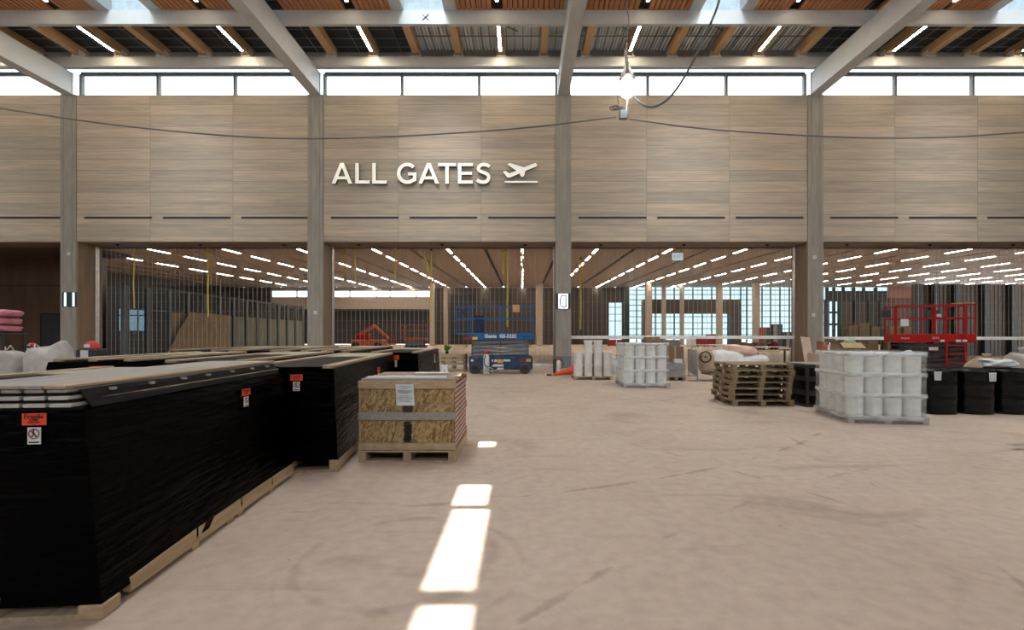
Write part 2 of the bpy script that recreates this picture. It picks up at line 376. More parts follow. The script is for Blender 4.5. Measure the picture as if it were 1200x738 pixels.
# clerestory windows over the wall, one per bay
nwin = 0
for k in range(6):
    nwin += 1
    x0, x1 = COLX[k]+.30, COLX[k+1]-.30
    w = bpy.data.objects.new('window_%d' % nwin, None); C.objects.link(w); struct(w)
    fr = MB()
    fr.box(x0,x1,21.75,21.9,13.56,13.70); fr.box(x0,x1,21.75,21.9,12.5,12.54); fr.box(x0,x1,21.75,21.9,13.95,14.05)
    for j in range(4):
        xx = x0+(x1-x0)*j/3; fr.box(xx-.055,xx+.055,21.73,21.9,12.5,13.60)
    fr.build('window_frame', mat('grey_mullion', (.24,.245,.255), .5) if k == 0 else bpy.data.materials['grey_mullion'], w)
    MB().box(x0,x1,21.81,21.825,12.54,13.97).build('window_pane', GLASS, w)

# main steel beams down the hall, one over every column
for x in COLX:
    b = MB().box(x-.24,x+.24,-14,21.42,12.5,13.45); b.box(x-.25,x+.25,-14,21.42,13.42,13.46)
    b.box(x-.25,x+.25,-14,21.42,12.49,12.52); b.box(x-.26,x+.26,21.36,21.44,12.48,13.47)
    struct(b.build('beam', STEEL))
# cross beams
b = MB().box(-34,38,18.05,18.2,13.462,14.0)
struct(b.build('beam', STEEL))
b = MB().box(-34,38,20.85,21.0,13.462,13.87); struct(b.build('beam', STEEL))
for y in (7.5,):
    struct(MB().box(-34,38,y-.2,y+.2,13.46,14.0).build('beam', STEEL))
# blue cross mark on the near cross beam
m = MB()
m.bar((X(495.5,18.14),18.043,Z(19,18.14)),(X(503,18.14),18.043,Z(26,18.14)),.07,.006); m.bar((X(503,18.14),18.04,Z(19,18.14)),(X(495.5,18.14),18.04,Z(26,18.14)),.07,.006)
tag(m.build('cross_mark', MARKBLUE), 'blue cross mark on the face of the near grey cross beam', 'mark')

# roof with unseen slots added over the sign bay's well to shape sun patches
RZ = 16.5; SD = (.20,.303)
slots = [(1.75,2.52,-.555,-.265),(2.68,3.93,-.575,-.285),(4.03,4.58,-.605,-.315),(6.15,6.46,-.625,-.365)]
rf = MB(); y = -14
for (a,bb,xa,xb) in slots:
    a2, b2, xa2, xb2 = a-RZ*SD[1], bb-RZ*SD[1], xa-RZ*SD[0], xb-RZ*SD[0]
    rf.box(-34,38,y,a2,RZ,RZ+.03); rf.box(-34,xa2,a2,b2,RZ,RZ+.03); rf.box(xb2,38,a2,b2,RZ,RZ+.03); y = b2
rf.box(-34,38,y,22.05,RZ,RZ+.03); rf.box(-34,38,21.92,22.05,13.98,RZ)
struct(rf.build('roof', ROOFM))
struct(MB().box(-34.2,-34,-14,22.7,0,RZ).build('wall_left', COLUMN))
struct(MB().box(38,38.2,-14,22.7,0,RZ).build('wall_right', COLUMN))
struct(MB().box(-34.2,38.2,-14.3,-14,0,9.0).build('wall_front', COLUMN))  # unseen wall, added to hold back light from behind the camera

# cedar slat ceiling and skylight wells in front of the near cross beam, per bay
for k in range(6):
    a, b = COLX[k]+.26, COLX[k+1]-.26; c = (COLX[k]+COLX[k+1])/2
    lights = [COLX[k]+2.85, COLX[k]+8.5]
    sl = MB(); bk = MB()
    for (u, v) in ((a, c-1.24), (c+1.24, b)):
        bk.box(u,v,-14,18.2,14.16,14.2)
        n = max(1, int((v-u)/.19)); st = (v-u)/n
        for i in range(n):
            xa = u+i*st
            if any(abs(xa+st/2-l) < .17 for l in lights): continue
            sl.box(xa+.02,xa+st-.02,-14,18.2,14.02,14.14)
    struct(bk.build('ceiling_backing', BLACKPANEL)); struct(sl.build('ceiling', CEDAR))
    ws = MB()
    for s in (-1,1):
        ws.box(min(c+s*.78,c+s*1.24),max(c+s*.78,c+s*1.24),-14,18.2,13.98,14.04); ws.box(min(c+s*.78,c+s*.80),max(c+s*.78,c+s*.80),-14,18.2,14.04,RZ)
    struct(ws.build('trim_5', STEEL))
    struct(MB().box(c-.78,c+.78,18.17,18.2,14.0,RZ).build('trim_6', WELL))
    L = bpy.data.lights.new('skylight_daylight', 'AREA'); L.shape = 'RECTANGLE'; L.size = 1.5; L.size_y = 11; L.energy = 1150; L.color = (.92,.97,1)
    lo = bpy.data.objects.new('skylight_daylight', L); C.objects.link(lo); lo.location = (c,9.6,RZ-.06)

# rafters between the two cross beams, black boards / bare steel deck above them
DECK0, DECK1 = -4.85, 12.7
nr = 0
for k in range(6):
    for j in range(6):
        x = COLX[k]+.95+1.9*j*(COLX[k+1]-COLX[k])/11.4
        if abs(x) > 27: continue
        r = MB().box(x-.15,x+.15,18.2,21.2,14.0,14.38); r.box(x-.15,x+.15,21.2,21.3,13.87,14.3)
        struct(r.build('beam_rafter', GLULAM))
        cl = MB().box(x-.24,x+.24,20.83,21.02,13.872,13.93); cl.box(x-.18,x-.155,20.8,21.1,13.88,14.15); cl.box(x+.155,x+.18,20.8,21.1,13.88,14.15)
        struct(cl.build('trim_7', WHITE))
bars = MB()
for (u, v) in ((-34,DECK0),(DECK1,38)):
    struct(MB().box(u,v,18.2,21.4,14.40,14.44).build('ceiling_board', BLACKPANEL))
    x = u
    while x < v:
        bars.box(x-.012,x+.012,18.2,21.4,14.385,14.40); x += .95
    for y in (19.2,19.8,20.4,21.0): bars.box(u,v,y-.012,y+.012,14.385,14.40)
struct(bars.build('trim_8', GREYSTEEL))
dk = MB(); x = DECK0; i = 0
while x < DECK1:     # corrugated deck with ribs along y
    dk.box(x,x+.09,18.2,21.4,14.50,14.52); dk.box(x+.09,x+.15,18.2,21.4,14.58,14.60)
    dk.add([(x+.09,18.2,14.5),(x+.09,21.4,14.5),(x+.1,21.4,14.59),(x+.1,18.2,14.59)],[(0,1,2,3)]); x += .15
struct(dk.build('ceiling_deck', DECK))
hang = MB()
x = DECK0+.2
while x < DECK1:
    hang.bar((x,18.4,14.47),(x,21.3,14.42),.03); x += .36
for y, z in ((19.3,14.44),(20.3,14.43)): hang.bar((DECK0,y,z),(DECK1,y,z),.03)
for x in (-1.8,1.4,3.0,6.9,10.8): hang.bar((x,18.9,14.46),(x+1.6,19.9,14.38),.035)
struct(hang.build('trim_9', GREYSTEEL))
struct(MB().box(DECK0,DECK1,21.3,21.42,13.87,14.1).build('trim_10', GLULAM))
# strip lights of the main hall
def strip_light(x, y0, y1, z, label, m=None):
    t = thing('ceiling_strip_light', label, 'ceiling light', (x,y0,z), 0, 'strip lights of the near ceiling')
    MB().box(-.10,.10,0,y1-y0,.0,.06).build('housing', DARK, t)
    MB().box(-.055,.055,.02,y1-y0-.02,-.012,-.001).build('diffuser', m or STRIP, t)
BAYN = ['far left bay','bay with the leftmost beam','bay to the left of the lettered wall','lettered bay','bay over the blank wall','right-hand bay']
for k in range(6):
    for j, dx in enumerate((2.85,8.5)):
        x = COLX[k]+dx
        if abs(x) < 26:
            nb = {0:'left of the first beam',1:'between first and second beams',2:'over the lettered wall',3:'between third and fourth beams',4:'beyond the fourth beam',5:'at the end'}[k]
            sd = 'left' if j == 0 else 'right'
            strip_light(x,2,17.7,14.06,'warm strip light in cedar slats %s, on the %s' % (nb, sd))
            strip_light(x,18.45,20.55,13.94,'warm strip light under a rafter %s, on the %s' % (nb, sd), RAFTERSTRIP)

# ------------------------------------------------------------------ wall sign
def letter(ch):
    m = MB(); y0, y1 = 0, .1
    bx = lambda a,b,c,d: m.prism([(a,c),(b,c),(b,d),(a,d)], y0, y1)
    if ch == 'A':
        m.prism([(0,0),(.18,0),(.59,1),(.41,1)],y0,y1); m.prism([(.82,0),(1,0),(.59,1),(.41,1)],y0,y1); m.prism([(.24,.21),(.76,.21),(.71,.35),(.29,.35)],y0,y1)
    if ch == 'L': bx(0,.17,0,1); bx(.17,.70,0,.15)
    if ch == 'T': bx(0,.86,.85,1); bx(.345,.515,0,.85)
    if ch == 'E': bx(0,.17,0,1); bx(.17,.73,0,.15); bx(.17,.68,.43,.57); bx(.17,.73,.85,1)
    if ch == 'G':
        pts = [(.5+.42*math.cos(R(a)), .5+.43*math.sin(R(a))) for a in range(44,316,8)]+[(.86,.2),(.86,.5)]
        m.ribbon(pts,.165,y0,y1); bx(.54,.94,.40,.53)
    if ch == 'S':
        m.ribbon([(.68,.82),(.60,.885),(.50,.92),(.38,.93),(.26,.90),(.17,.83),(.14,.74),(.17,.65),(.25,.59),(.36,.55),(.47,.51),(.57,.455),(.63,.38),(.64,.27),(.60,.17),(.52,.10),(.41,.07),(.28,.075),(.17,.11),(.07,.19)],.16,y0,y1)
    return m
sg = thing('wall_sign', 'white raised lettering reading all gates with a departing aeroplane on the tiled wall', 'sign', (X(390,21.4),WY0-.2,Z(216,21.4)))
HL = 24/FPX*21.4
def sx(px): return X(px,21.4)-X(390,21.4)
def face_side(m, name, at, sc):
    for o_name, off, th, mt in ((name,-.012,.012,LETTER),(name+'_return',0,.1,LETTERSIDE)):
        mm = MB(); mm.v = [(at[0]+v[0]*sc, off+(v[1]/.1)*th, at[1]+v[2]*sc) for v in m.v]; mm.f = list(m.f)
        if mt is LETTER: o = mm.build(o_name, mt, sg)
        else: mm.build('letter_return', mt, o)
for ch, px in zip('ALLGATES',(389.8,417.3,437.2,466,491,514,537,557.5)):
    face_side(letter(ch),'letter',(sx(px),0),HL)
pl = [(897,137),(911,134),(930,147),(965,133),(918,100),(934,95),(1003,117),(1045,99),(1060,95),(1069,101),(1065,111),(1010,133),(1003,160),(990,165),(980,146),(935,166),(920,167)]
ux = lambda q: sx(380+q/4.286); uz = lambda q: Z(170+q/4.286,21.4)-Z(216,21.4)
m = MB(); m.prism([(ux(a),uz(b)) for a,b in pl[::-1]],0,.1); face_side(m,'aeroplane_symbol',(0,0),1)
m = MB(); m.prism([(ux(907),uz(193)),(ux(1072),uz(193)),(ux(1072),uz(184)),(ux(907),uz(184))],0,.1); face_side(m,'symbol_underline',(0,0),1)
st = MB()
for px in (394,410,420,440,470,484,495,512,524,540,548,561,572,598,612,622): st.box(sx(px)-.02,sx(px)+.02,.1,.198,.05,.09)
st.build('standoff', DARK, sg)

# ------------------------------------------------------------------ rolling grilles
def grille(k, zb, label):
    x0, x1 = COLX[k]+.40, COLX[k+1]-.40; Y = 22.5
    t = thing('rolling_grille', label, 'rolling grille', ((x0+x1)/2,Y,0), 0, 'rolling grilles of the openings'); hw = (x1-x0)/2
    m = MB(); n = int((x1-x0)/.215)
    for i in range(n+1):
        xx = -hw+2*hw*i/n; m.box(xx-.006,xx+.006,-.005,.005,zb+.1,LINT-.04)
    z = zb+.4
    while z < LINT-.1: m.box(-hw,hw,-.0015,.0015,z-.0015,z+.0015); z += .45
    m.build('curtain', GRILLE, t)
    MB().cbox(-hw,hw,-.06,.06,zb,zb+.15,.01).build('bottom_bar', bpy.data.materials.get('bar_white') or mat('bar_white',(.92,.94,.94),.3), t)
    for s in (-1,1):
        g = MB(); xx = s*(hw+.0); g.box(xx-.03,xx+.03,.0+.07,.16,0,LINT-.04) if False else g.box(min(xx,xx+s*.025),max(xx,xx+s*.025),-.10,.10,0,LINT-.04)
        g.build('guide_rail', SILVER, t)
grille(1,.0,'steel rolling grille lowered in the opening before the glass partition')
grille(2,.0,'steel rolling grille lowered in the opening behind the blue lift')
grille(3,1.33,'steel rolling grille half raised in the opening before the bright glazing')
grille(4,1.28,'steel rolling grille half raised behind the red lift')
struct(MB().box(-21,36,WY1+.02,WY1+.35,LINT-.05,8.8).build('wall_header', BROWNWALL))
# sprinkler heads under the soffit
for k in range(1,5):
    for j in range(3):
        xx = COLX[k]+1.8+j*3.9
        m = MB().lathe([(.09,0),(.09,-.015),(.05,-.05),(.02,-.09)],12,(0,0,0))
        o = m.build('ceiling_sprinkler', DARK, loc=(xx,WY0+.5,LINT-.032)); tag(o,'small dark sprinkler head under the soffit of an opening','sprinkler','soffit sprinklers')

# ------------------------------------------------------------------ far hall
FY = 83.0
def cz(y): return 8.64+.024*(y-22.7)
cl = MB(); NXR = range(-6,13)
for k in range(-8,15):
    x0 = 6.55*k; 
    for (a,b) in ((x0+.14,x0+3.1),(x0+3.45,x0+6.41)):
        cl.add([(a,22.8,cz(22.8)),(b,22.8,cz(22.8)),(b,FY,cz(FY)),(a,FY,cz(FY)),(a,22.8,cz(22.8)+.2),(b,22.8,cz(22.8)+.2),(b,FY,cz(FY)+.2),(a,FY,cz(FY)+.2)],[(0,1,2,3),(4,5,6,7),(0,1,5,4),(1,2,6,5),(2,3,7,6),(3,0,4,7)])
struct(cl.build('ceiling', HALLWOOD))
b = MB(); b.add([(-52.5,22.8,cz(22.8)+.25),(98,22.8,cz(22.8)+.25),(98,FY,cz(FY)+.25),(-52.5,FY,cz(FY)+.25)],[(0,1,2,3)]); struct(b.build('ceiling_void', BLACKPANEL))
hs = None
def rowname(k):
    if k == 0: return 'row over the blue lift'
    s = 'left' if k < 0 else 'right'
    return '%s row %s of the blue lift' % (ORD[abs(k)-1], s)
SLOPE = math.atan(.024)
hb = MB().box(-.13,.13,0,3.1,.02,.12); hbm = None
for k in NXR:
    for i in range(9):
        y0 = 40.5+5.0*i - (5 if abs(k) >= 5 else 0) + (0 if i < 8 else -.6)
        if abs(k) >= 3 and i == 0: pass
        x = 6.55*k; px = CX+x/y0*FPX; px2 = CX+x/(y0+3.1)*FPX
        if max(px,px2) < 112 or min(px,px2) > 1206 or y0 > 80: continue
        lab = 'far hall strip light, %s from the near end, %s' % (ORD[i], rowname(k))
        if hbm is None:
            t = thing('hall_strip_light', lab, 'ceiling light', (x,y0,cz(y0)), 0, 'strip lights of the far hall'); t.rotation_euler = (SLOPE,0,0)
            hb.build('housing', DARK, t); MB().box(-.085,.085,.03,3.07,-.01,.018).build('diffuser', HALLSTRIP, t); hbm = t
        else: dup(hbm, None, (x,y0,cz(y0)), None, lab)
# far hall walls
def fx(px, d=FY): return X(px,d)
def fz(py, d=FY): return Z(py,d)
top = cz(FY)
def seg(name, a, b, z0, z1, m, d=FY, th=.4): return struct(MB().box(X(a,d),X(b,d),d,d+th,z0,z1).build(name, m))
seg('wall_far', 0, 318, 0, top, SLATWALL)
seg('wall_far', 318, 505, fz(362), fz(348.5), FARBEIGE); seg('wall_far', 318, 505, fz(340), top, FARBEIGE)
seg('wall_far', 318, 509, 0, fz(362), SLATWALL, FY+6)
struct(MB().box(fx(318),fx(318)+.3,FY,FY+6,0,fz(362)).build('wall_far', SLATWALL))
struct(MB().box(fx(318),fx(509),FY+.4,FY+6,fz(362),fz(361)).build('ceiling', SLATWALL))
def slats(a, b, z0, z1, d, step, m, name='wall_far', fill=.55):
    mm = MB().box(X(a,d),X(b,d),d+.1,d+.4,z0,z1); x = X(a,d)
    while x < X(b,d)-.1: mm.box(x,x+step*fill,d-.06,d+.1,z0,z1); x += step
    return struct(mm.build(name, m))
slats(505, 713, 0, top, FY, .5, SLATWALL)
struct(MB().box(fx(529),fx(556),FY-.2,FY-.07,fz(420),fz(346)).build('door_2', DARK))
seg('wall_far', 713, 730, fz(354.5), top, SLATWALL)
seg('wall_far', 729, 737, 0, top, DARKTEAL, FY-.4)
RD = 36.0
slats(1073, 1290, 0, Z(333,RD), RD, .30, mat('brown_slat', (.15,.115,.09), .6), fill=.82)
# windows of the far wall
def glazing(n, a, b, z0, z1, xs, zs, d=FY+.1, w=.14, gm=GLASS):
    win = bpy.data.objects.new('window_%d' % n, None); C.objects.link(win); struct(win)
    f = MB()
    for px in xs: f.box(X(px,d)-w/2,X(px,d)+w/2,d-.1,d+.12,z0,z1)
    for z in zs: f.box(X(a,d),X(b,d),d-.06,d+.08,z-w*.35,z+w*.35)
    f.build('window_frame', DARKTEAL, win); MB().box(X(a,d),X(b,d),d+.0,d+.02,z0,z1).build('window_pane', gm, win)
glazing(11, 318, 505, fz(348.5), fz(340), (318,348,379,410,441,457,488,505), (fz(348),fz(340.5)))
glazing(12, 713, 730, 0, fz(354.5), (713,721,730), (fz(360),fz(368),fz(376)), gm=FACADE)
zs = [fz(y) for y in (340,345,351,357.5,364,371,378,385,392)]
glazing(13, 737, 937, 0, top, (737,746,757,768,779,790,801,812,823,834,845,856,868,875,883,893,903,914,925,937), zs, w=.17, gm=FACADE)
glazing(14, 937, 1042, 0, top, (937,945,953,962,969,977,988,1000,1012,1026,1042), [fz(352),fz(366),fz(380)], w=.5, gm=FACADE)
# dark upper panels and frames right of the glazing
DBLUE = mat('dark_blue_panel', (.035,.042,.055), .5)
seg('wall_far', 972, 1040, fz(353), fz(341), DBLUE, FY-.3); seg('wall_far', 984, 1042, 0, fz(353), mat('grey_brown_panel', (.10,.085,.075), .6), FY-.25)
for px in (970,986,1005,1022,1034): seg('column_far', px-3, px+2, 0, fz(353), DARKTEAL, FY-.8)
seg('wall_far', 1042, 1073, fz(349), top, PINKPANEL, FY-.3); seg('wall_far', 1042, 1073, 0, fz(349), mat('dusky_panel', (.16,.095,.085), .6), FY-.3)
for px in (1076,1097,1122,1156,1188):
    x = X(px,35.6); struct(MB().box(x-.18,x+.18,35.55,35.9,0,Z(333,RD)).build('column_far', DARKTEAL))
# dark portal box in front of the glazing
pt = MB(); d = 79.0
pt.box(X(755,d),X(868,d),d,d+2,Z(367,d),Z(351,d)); pt.box(X(858,d),X(868,d),d,d+2,0,Z(367,d)); pt.box(X(755,d),X(762,d),d,d+2,0,Z(367,d))
struct(pt.build('wall_portal', SLATWALL))
# beige columns of the far hall
for px, w, d in ((506.5,5.5,74),(522.5,5,80),(632,8,74),(760,7,74),(778,4.5,78),(799,4,78),(843,6,74),(886,7,72)):
    x = X(px,d); ww = w/FPX*d/2
    m = MB().cbox(x-ww,x+ww,d-ww,d+ww,0,cz(d)-.02,.12); struct(m.build('column_far', FARCOL))
# lateral walls
struct(MB().box(-52,-51.6,22.8,FY+6,0,cz(FY)).build('wall_far_left', SLATWALL)); struct(MB().box(97.6,98,22.8,FY,0,cz(FY)).build('wall_far_right', SLATWALL))

# dark room behind the first opening, with a black door
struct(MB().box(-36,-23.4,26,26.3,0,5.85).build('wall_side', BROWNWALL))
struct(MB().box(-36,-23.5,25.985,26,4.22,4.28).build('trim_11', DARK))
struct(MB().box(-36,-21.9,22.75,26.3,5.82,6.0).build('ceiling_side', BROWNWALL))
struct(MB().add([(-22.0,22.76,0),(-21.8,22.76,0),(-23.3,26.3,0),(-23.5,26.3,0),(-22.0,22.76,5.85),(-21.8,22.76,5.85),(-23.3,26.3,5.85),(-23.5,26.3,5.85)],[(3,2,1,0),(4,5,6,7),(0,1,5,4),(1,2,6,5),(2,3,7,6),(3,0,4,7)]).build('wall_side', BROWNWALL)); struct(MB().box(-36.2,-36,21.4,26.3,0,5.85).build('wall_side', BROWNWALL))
dr = bpy.data.objects.new('door_1', None); C.objects.link(dr); struct(dr); dr.location = (X(60,26),25.96,0)
MB().box(-.5,.5,0,.04,0,2.66).build('door_leaf', DARK, dr)
f = MB().box(-.56,-.5,-.02,.04,0,2.72); f.box(.5,.56,-.02,.04,0,2.72); f.box(-.56,.56,-.02,.04,2.66,2.72); f.build('door_frame', BLACKPANEL, dr)
hnd = MB().tube([(.40,-.02,1.05),(.40,-.05,1.05),(.28,-.05,1.05)],.012); hnd.build('door_handle', SILVER, dr)

# glazed partition along the hall side
POSTM = mat('partition_post', (.13,.16,.17), .5)
PX0 = -20.85
gp = bpy.data.objects.new('glass_partition', None); C.objects.link(gp); gp.location = (PX0,24,0)
tag(gp,'long glazed partition with dark posts and papered lower panes behind the lowered grille','partition')
ys = [0.6+1.54*i for i in range(14)]
for i, y in enumerate(ys):
    MB().box(-.10,.10,y-.13,y+.13,0,4.15).build('post', POSTM, gp)
    if i < len(ys)-1:
        y2 = ys[i+1]
        MB().box(-.01,.01,y+.07,y2-.07,2.95,4.1).build('upper_pane', TINTGLASS, gp)
        MB().box(-.015,.015,y+.07,y2-.07,.05,2.9).build('covered_pane', TINTGLASS if i < 2 else KRAFT if i < 5 else KRAFTGREY, gp)
r = MB().box(-.08,.08,.5,ys[-1],4.1,4.25); r.box(-.05,.05,.5,ys[-1],2.88,2.96); r.box(-.08,.08,.5,ys[-1],0,.06); r.build('rail', DARKTEAL, gp)
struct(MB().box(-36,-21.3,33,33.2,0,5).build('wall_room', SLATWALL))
wn = bpy.data.objects.new('window_15', None); C.objects.link(wn); struct(wn)  # glowing pane added in place of a reflection in the partition glass
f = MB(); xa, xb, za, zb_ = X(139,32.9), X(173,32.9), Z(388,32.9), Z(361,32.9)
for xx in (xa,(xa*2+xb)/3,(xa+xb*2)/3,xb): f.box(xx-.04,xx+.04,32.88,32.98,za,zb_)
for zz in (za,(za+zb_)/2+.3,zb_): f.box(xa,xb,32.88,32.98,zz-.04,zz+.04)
f.build('window_frame', DARKTEAL, wn); MB().box(xa,xb,32.94,32.96,za,zb_).build('window_pane', mat('reflection_glow',(1,1,1),.4,emit=(.5,.75,1),es=.9), wn)
# brown paper hanging over the partition
def blob(w, d, h, seed, n=18, m=28, p=2.6, amp=.12, flat=True):
    """a slumped sack: superellipsoid with a flat seat and soft dents"""
    mb = MB(); rows = []
    for i in range(n+1):
        t = -PI/2+PI*i/n; row = []
        for j in range(m):
            a = 2*PI*j/m
            sg_ = lambda c, e: math.copysign(abs(c)**e, c)
            e1, e2 = .55, 2/p
            x = sg_(math.cos(t),e1)*sg_(math.cos(a),e2); y = sg_(math.cos(t),e1)*sg_(math.sin(a),e2); z = sg_(math.sin(t),e1)
            k = 1+amp*noise.noise(Vector((x*1.6+seed,y*1.6,z*1.6)))*2+amp*.5*noise.noise(Vector((x*5+seed,y*5,z*5)))
            zz = z*h/2*(k if z > 0 else 1)+h/2
            row.append((x*w/2*k, y*d/2*k, max(0, zz)))
        rows.append(row)
    vs = sum(rows, []); fs = []
    for i in range(n):
        for j in range(m):
            j2 = (j+1) % m; fs.append((i*m+j,i*m+j2,(i+1)*m+j2,(i+1)*m+j))
    fs.append(tuple(range(m-1,-1,-1))); fs.append(tuple(range(n*m,(n+1)*m)))
    return mb.add(vs, fs)
def drape(pts, nx, nz, seed, amp, th=.02):
    """a crumpled hanging sheet over a quad pts (bl, br, tr, tl)"""
    bl, br, tr, tl = [Vector(p) for p in pts]; vs = []; fs = []
    nrm = (br-bl).cross(tl-bl).normalized()
    for s in (0,1):
        for i in range(nz+1):
            for j in range(nx+1):
                u, v = j/nx, i/nz; p = (bl*(1-u)+br*u)*(1-v)+(tl*(1-u)+tr*u)*v
                p += nrm*(noise.noise(Vector((u*4+seed,v*3,0)))*amp + noise.noise(Vector((u*11+seed,v*9,3)))*amp*.4 + (th if s else 0)); vs.append(p)
    W = nx+1; K = W*(nz+1)
    for i in range(nz):
        for j in range(nx):
            a = i*W+j; fs.append((a,a+1,a+W+1,a+W)); fs.append((K+a,K+a+W,K+a+W+1,K+a+1))
    for j in range(nx): fs.append((j,K+j,K+j+1,j+1)); a = nz*W+j; fs.append((a,a+1,K+a+1,K+a))
    for i in range(nz): a = i*W; fs.append((a,a+W,K+a+W,K+a)); a = i*W+nx; fs.append((a,K+a,K+a+W,a+W))
    return MB().add(vs, fs)
o = drape([(PX0+.25,27.2,.4),(PX0+.25,33.0,.4),(PX0+.25,33.0,2.95),(PX0+.25,29.0,2.95)],24,12,3,.15).build('hanging_paper', KRAFT, None, True)
tag(o,'brown kraft paper sheet hanging crumpled along the glass partition','paper sheet')

# yellow straps hanging at the grilles
def strap(px, py0, py1, d, label, lean=0):
    x, z0, z1 = X(px,d), Z(py0,d), Z(py1,d); m = MB(); n = 10; w = .075
    pts = []
    for i in range(n+1):
        t = i/n; pts.append((lean*t+.01*math.sin(t*9+px), .01*math.sin(t*7+px), (z1-z0)*t))
    for i in range(n): m.bar(pts[i],pts[i+1],w,.012)
    top_ = MB().box(-.05,.05,-.03,.03,0,.1)
    t = thing('hanging_strap', label, 'strap', (x,d,z0), 0, 'yellow straps at the openings')
    m.build('strap_band', YELLOW, t); top_.build('hook', DARK, t)
SD_ = 22.9
strap(157,289,361,SD_,'yellow strap hanging before the papered partition panes, close to the first opening edge')
strap(244,291,372,SD_,'yellow strap hanging over the middle of the partition opening')
strap(404,289,322,SD_,'short yellow strap hanging just beside the second column, the nearer of two')
strap(416.5,289,330,SD_,'yellow strap hanging near the second column, the further of two')
strap(463,291,325,SD_,'short yellow strap hanging under the letters of the sign, alone')
strap(495,291,322,SD_,'short slanting yellow strap beside a long yellow strap', .35)
strap(505.5,294,378,SD_,'long yellow strap hanging above the black stacks')
strap(589.5,291,322,SD_,'short yellow strap hanging over the blue lift')
strap(594.5,291,383,SD_,'long yellow strap hanging down into the railing of the blue lift')
strap(612,291,318,SD_,'short yellow strap hanging over the right end of the blue lift')
strap(680.5,304,386,SD_,'long yellow strap hanging just right of the column with the lit panel')

# exit sign
t = thing('exit_sign', 'small white hanging exit sign in front of the far hall ceiling', 'sign', (X(794,26),26,Z(305,26)))
MB().cbox(-.29,.29,-.05,.05,0,.40,.02).build('housing', mat('sign_white',(.75,.82,.82),.4,emit=(.8,.95,1),es=.5), t)
text_obj('lettering','EXIT',.24,GREYINK,t,(0,-.055,.2)); m = MB(); m.tube([(-.2,0,.4),(-.2,0,2.9)],.012); m.tube([(.2,0,.4),(.2,0,2.9)],.012); m.build('hanger_rod', DARK, t)

# lit panels and switch plates on the columns
t = thing('column_display', 'dark display panel with two bright vertical bars on the first column', 'display', (X(81,21.4),WY0-.05,Z(359.5,21.4)))
MB().cbox(-.34,.34,-.06,0,0,.68,.02).build('housing', mat('teal_screen',(.03,.08,.09),.3), t)
for x in (-.17,.21): MB().box(x-.045,x+.045,-.068,-.06,.03,.65).build('light_bar', SCREEN, t)
t = thing('column_display', 'white lit display with a black outlined emblem on the column beside the blue lift', 'display', (X(660,21.4),WY0-.05,Z(362,21.4)))
MB().cbox(-.33,.33,-.06,0,0,.72,.02).build('housing', DARK, t)
MB().box(-.22,.22,-.07,-.06,.02,.70).build('lit_face', SCREEN, t)
MB().ribbon([(-.10,.14),(-.14,.25),(-.15,.40),(-.12,.52),(-.08,.60),(.12,.62),(.12,.10),(.02,.07)],.045,-.076,-.069,True).build('emblem', INK, t)
for px, py, lb in ((79.5,297,'on the first column, above the dark display'),(369,366,'low on the second column'),(955.5,301,'high on the fourth column'),(954,369,'low on the fourth column'),(951,357,'') ):
    if not lb: continue
    t = thing('switch_plate', 'small white wall plate '+lb, 'wall plate', (X(px,21.4),WY0-.05,Z(py,21.4)), 0, 'white plates on the columns')
    MB().cbox(-.07,.07,-.02,0,-.07,.07,.01).build('plate', WHITE, t); MB().box(-.02,.02,-.028,-.02,-.03,.03).build('switch', GREYSTEEL, t)

# ------------------------------------------------------------------ hanging work lamp and its cables
LD = 10.0
lx, lz = X(735,LD), Z(102,LD)
t = thing('work_lamp', 'glaring temporary work lamp hanging on wires before the clerestory', 'lamp', (lx,LD,lz))
MB().lathe([(.055,.50),(.07,.42),(.10,.33),(.16,.22),(.17,.19)],20).build('reflector', SILVER, t, True)
MB().lathe([(.02,-.22),(.11,-.18),(.17,-.07),(.175,.05),(.13,.14),(.08,.19)],20).build('bulb', BULB, t, True)
cg = MB()
for a in range(6): cg.tube([(.17*math.cos(a*PI/3),.17*math.sin(a*PI/3),.19),(.2*math.cos(a*PI/3),.2*math.sin(a*PI/3),-.08),(.05*math.cos(a*PI/3),.05*math.sin(a*PI/3),-.24)],.006,5)
cg.build('cage', SILVER, t)
hk = MB(); hk.tube([(0,0,.5),(.0,0,.62),(-.03,0,.72),(.0,0,.95)],.018,6); hk.build('hook', SILVER, t)
L = bpy.data.lights.new('work_lamp_light','POINT'); L.energy = 30; L.shadow_soft_size = .2; L.color = (1,.95,.88)
lo = bpy.data.objects.new('work_lamp_light', L); C.objects.link(lo); lo.location = (lx,LD-.3,lz-.2)
t = thing('junction_box', 'grey junction box with coiled wire hanging below the work lamp', 'junction box', (X(730.5,LD),LD,Z(140,LD)))
MB().cbox(-.09,.09,-.05,.05,0,.19,.015).build('box_shell', mat('box_grey',(.12,.145,.165),.5), t)
lp = MB(); lp.tube([(-.16+.13*math.cos(a),.02*math.sin(a*2),.24+.035*math.sin(a)) for a in [2*PI*i/20 for i in range(20)]],.01,6,True); lp.tube([(-.12+.12*math.cos(a),.02*math.sin(a*2),.26+.03*math.sin(a)) for a in [2*PI*i/20 for i in range(20)]],.01,6,True)
lp.build('wire_coil', RUBBER, t); MB().tube([(-.1,0,.25),(-.12,0,.50)],.012,6).build('flex', RUBBER, t); MB().tube([(.06,0,.19),(.09,0,.50)],.02,6).build('flex', GREYSTEEL, t)
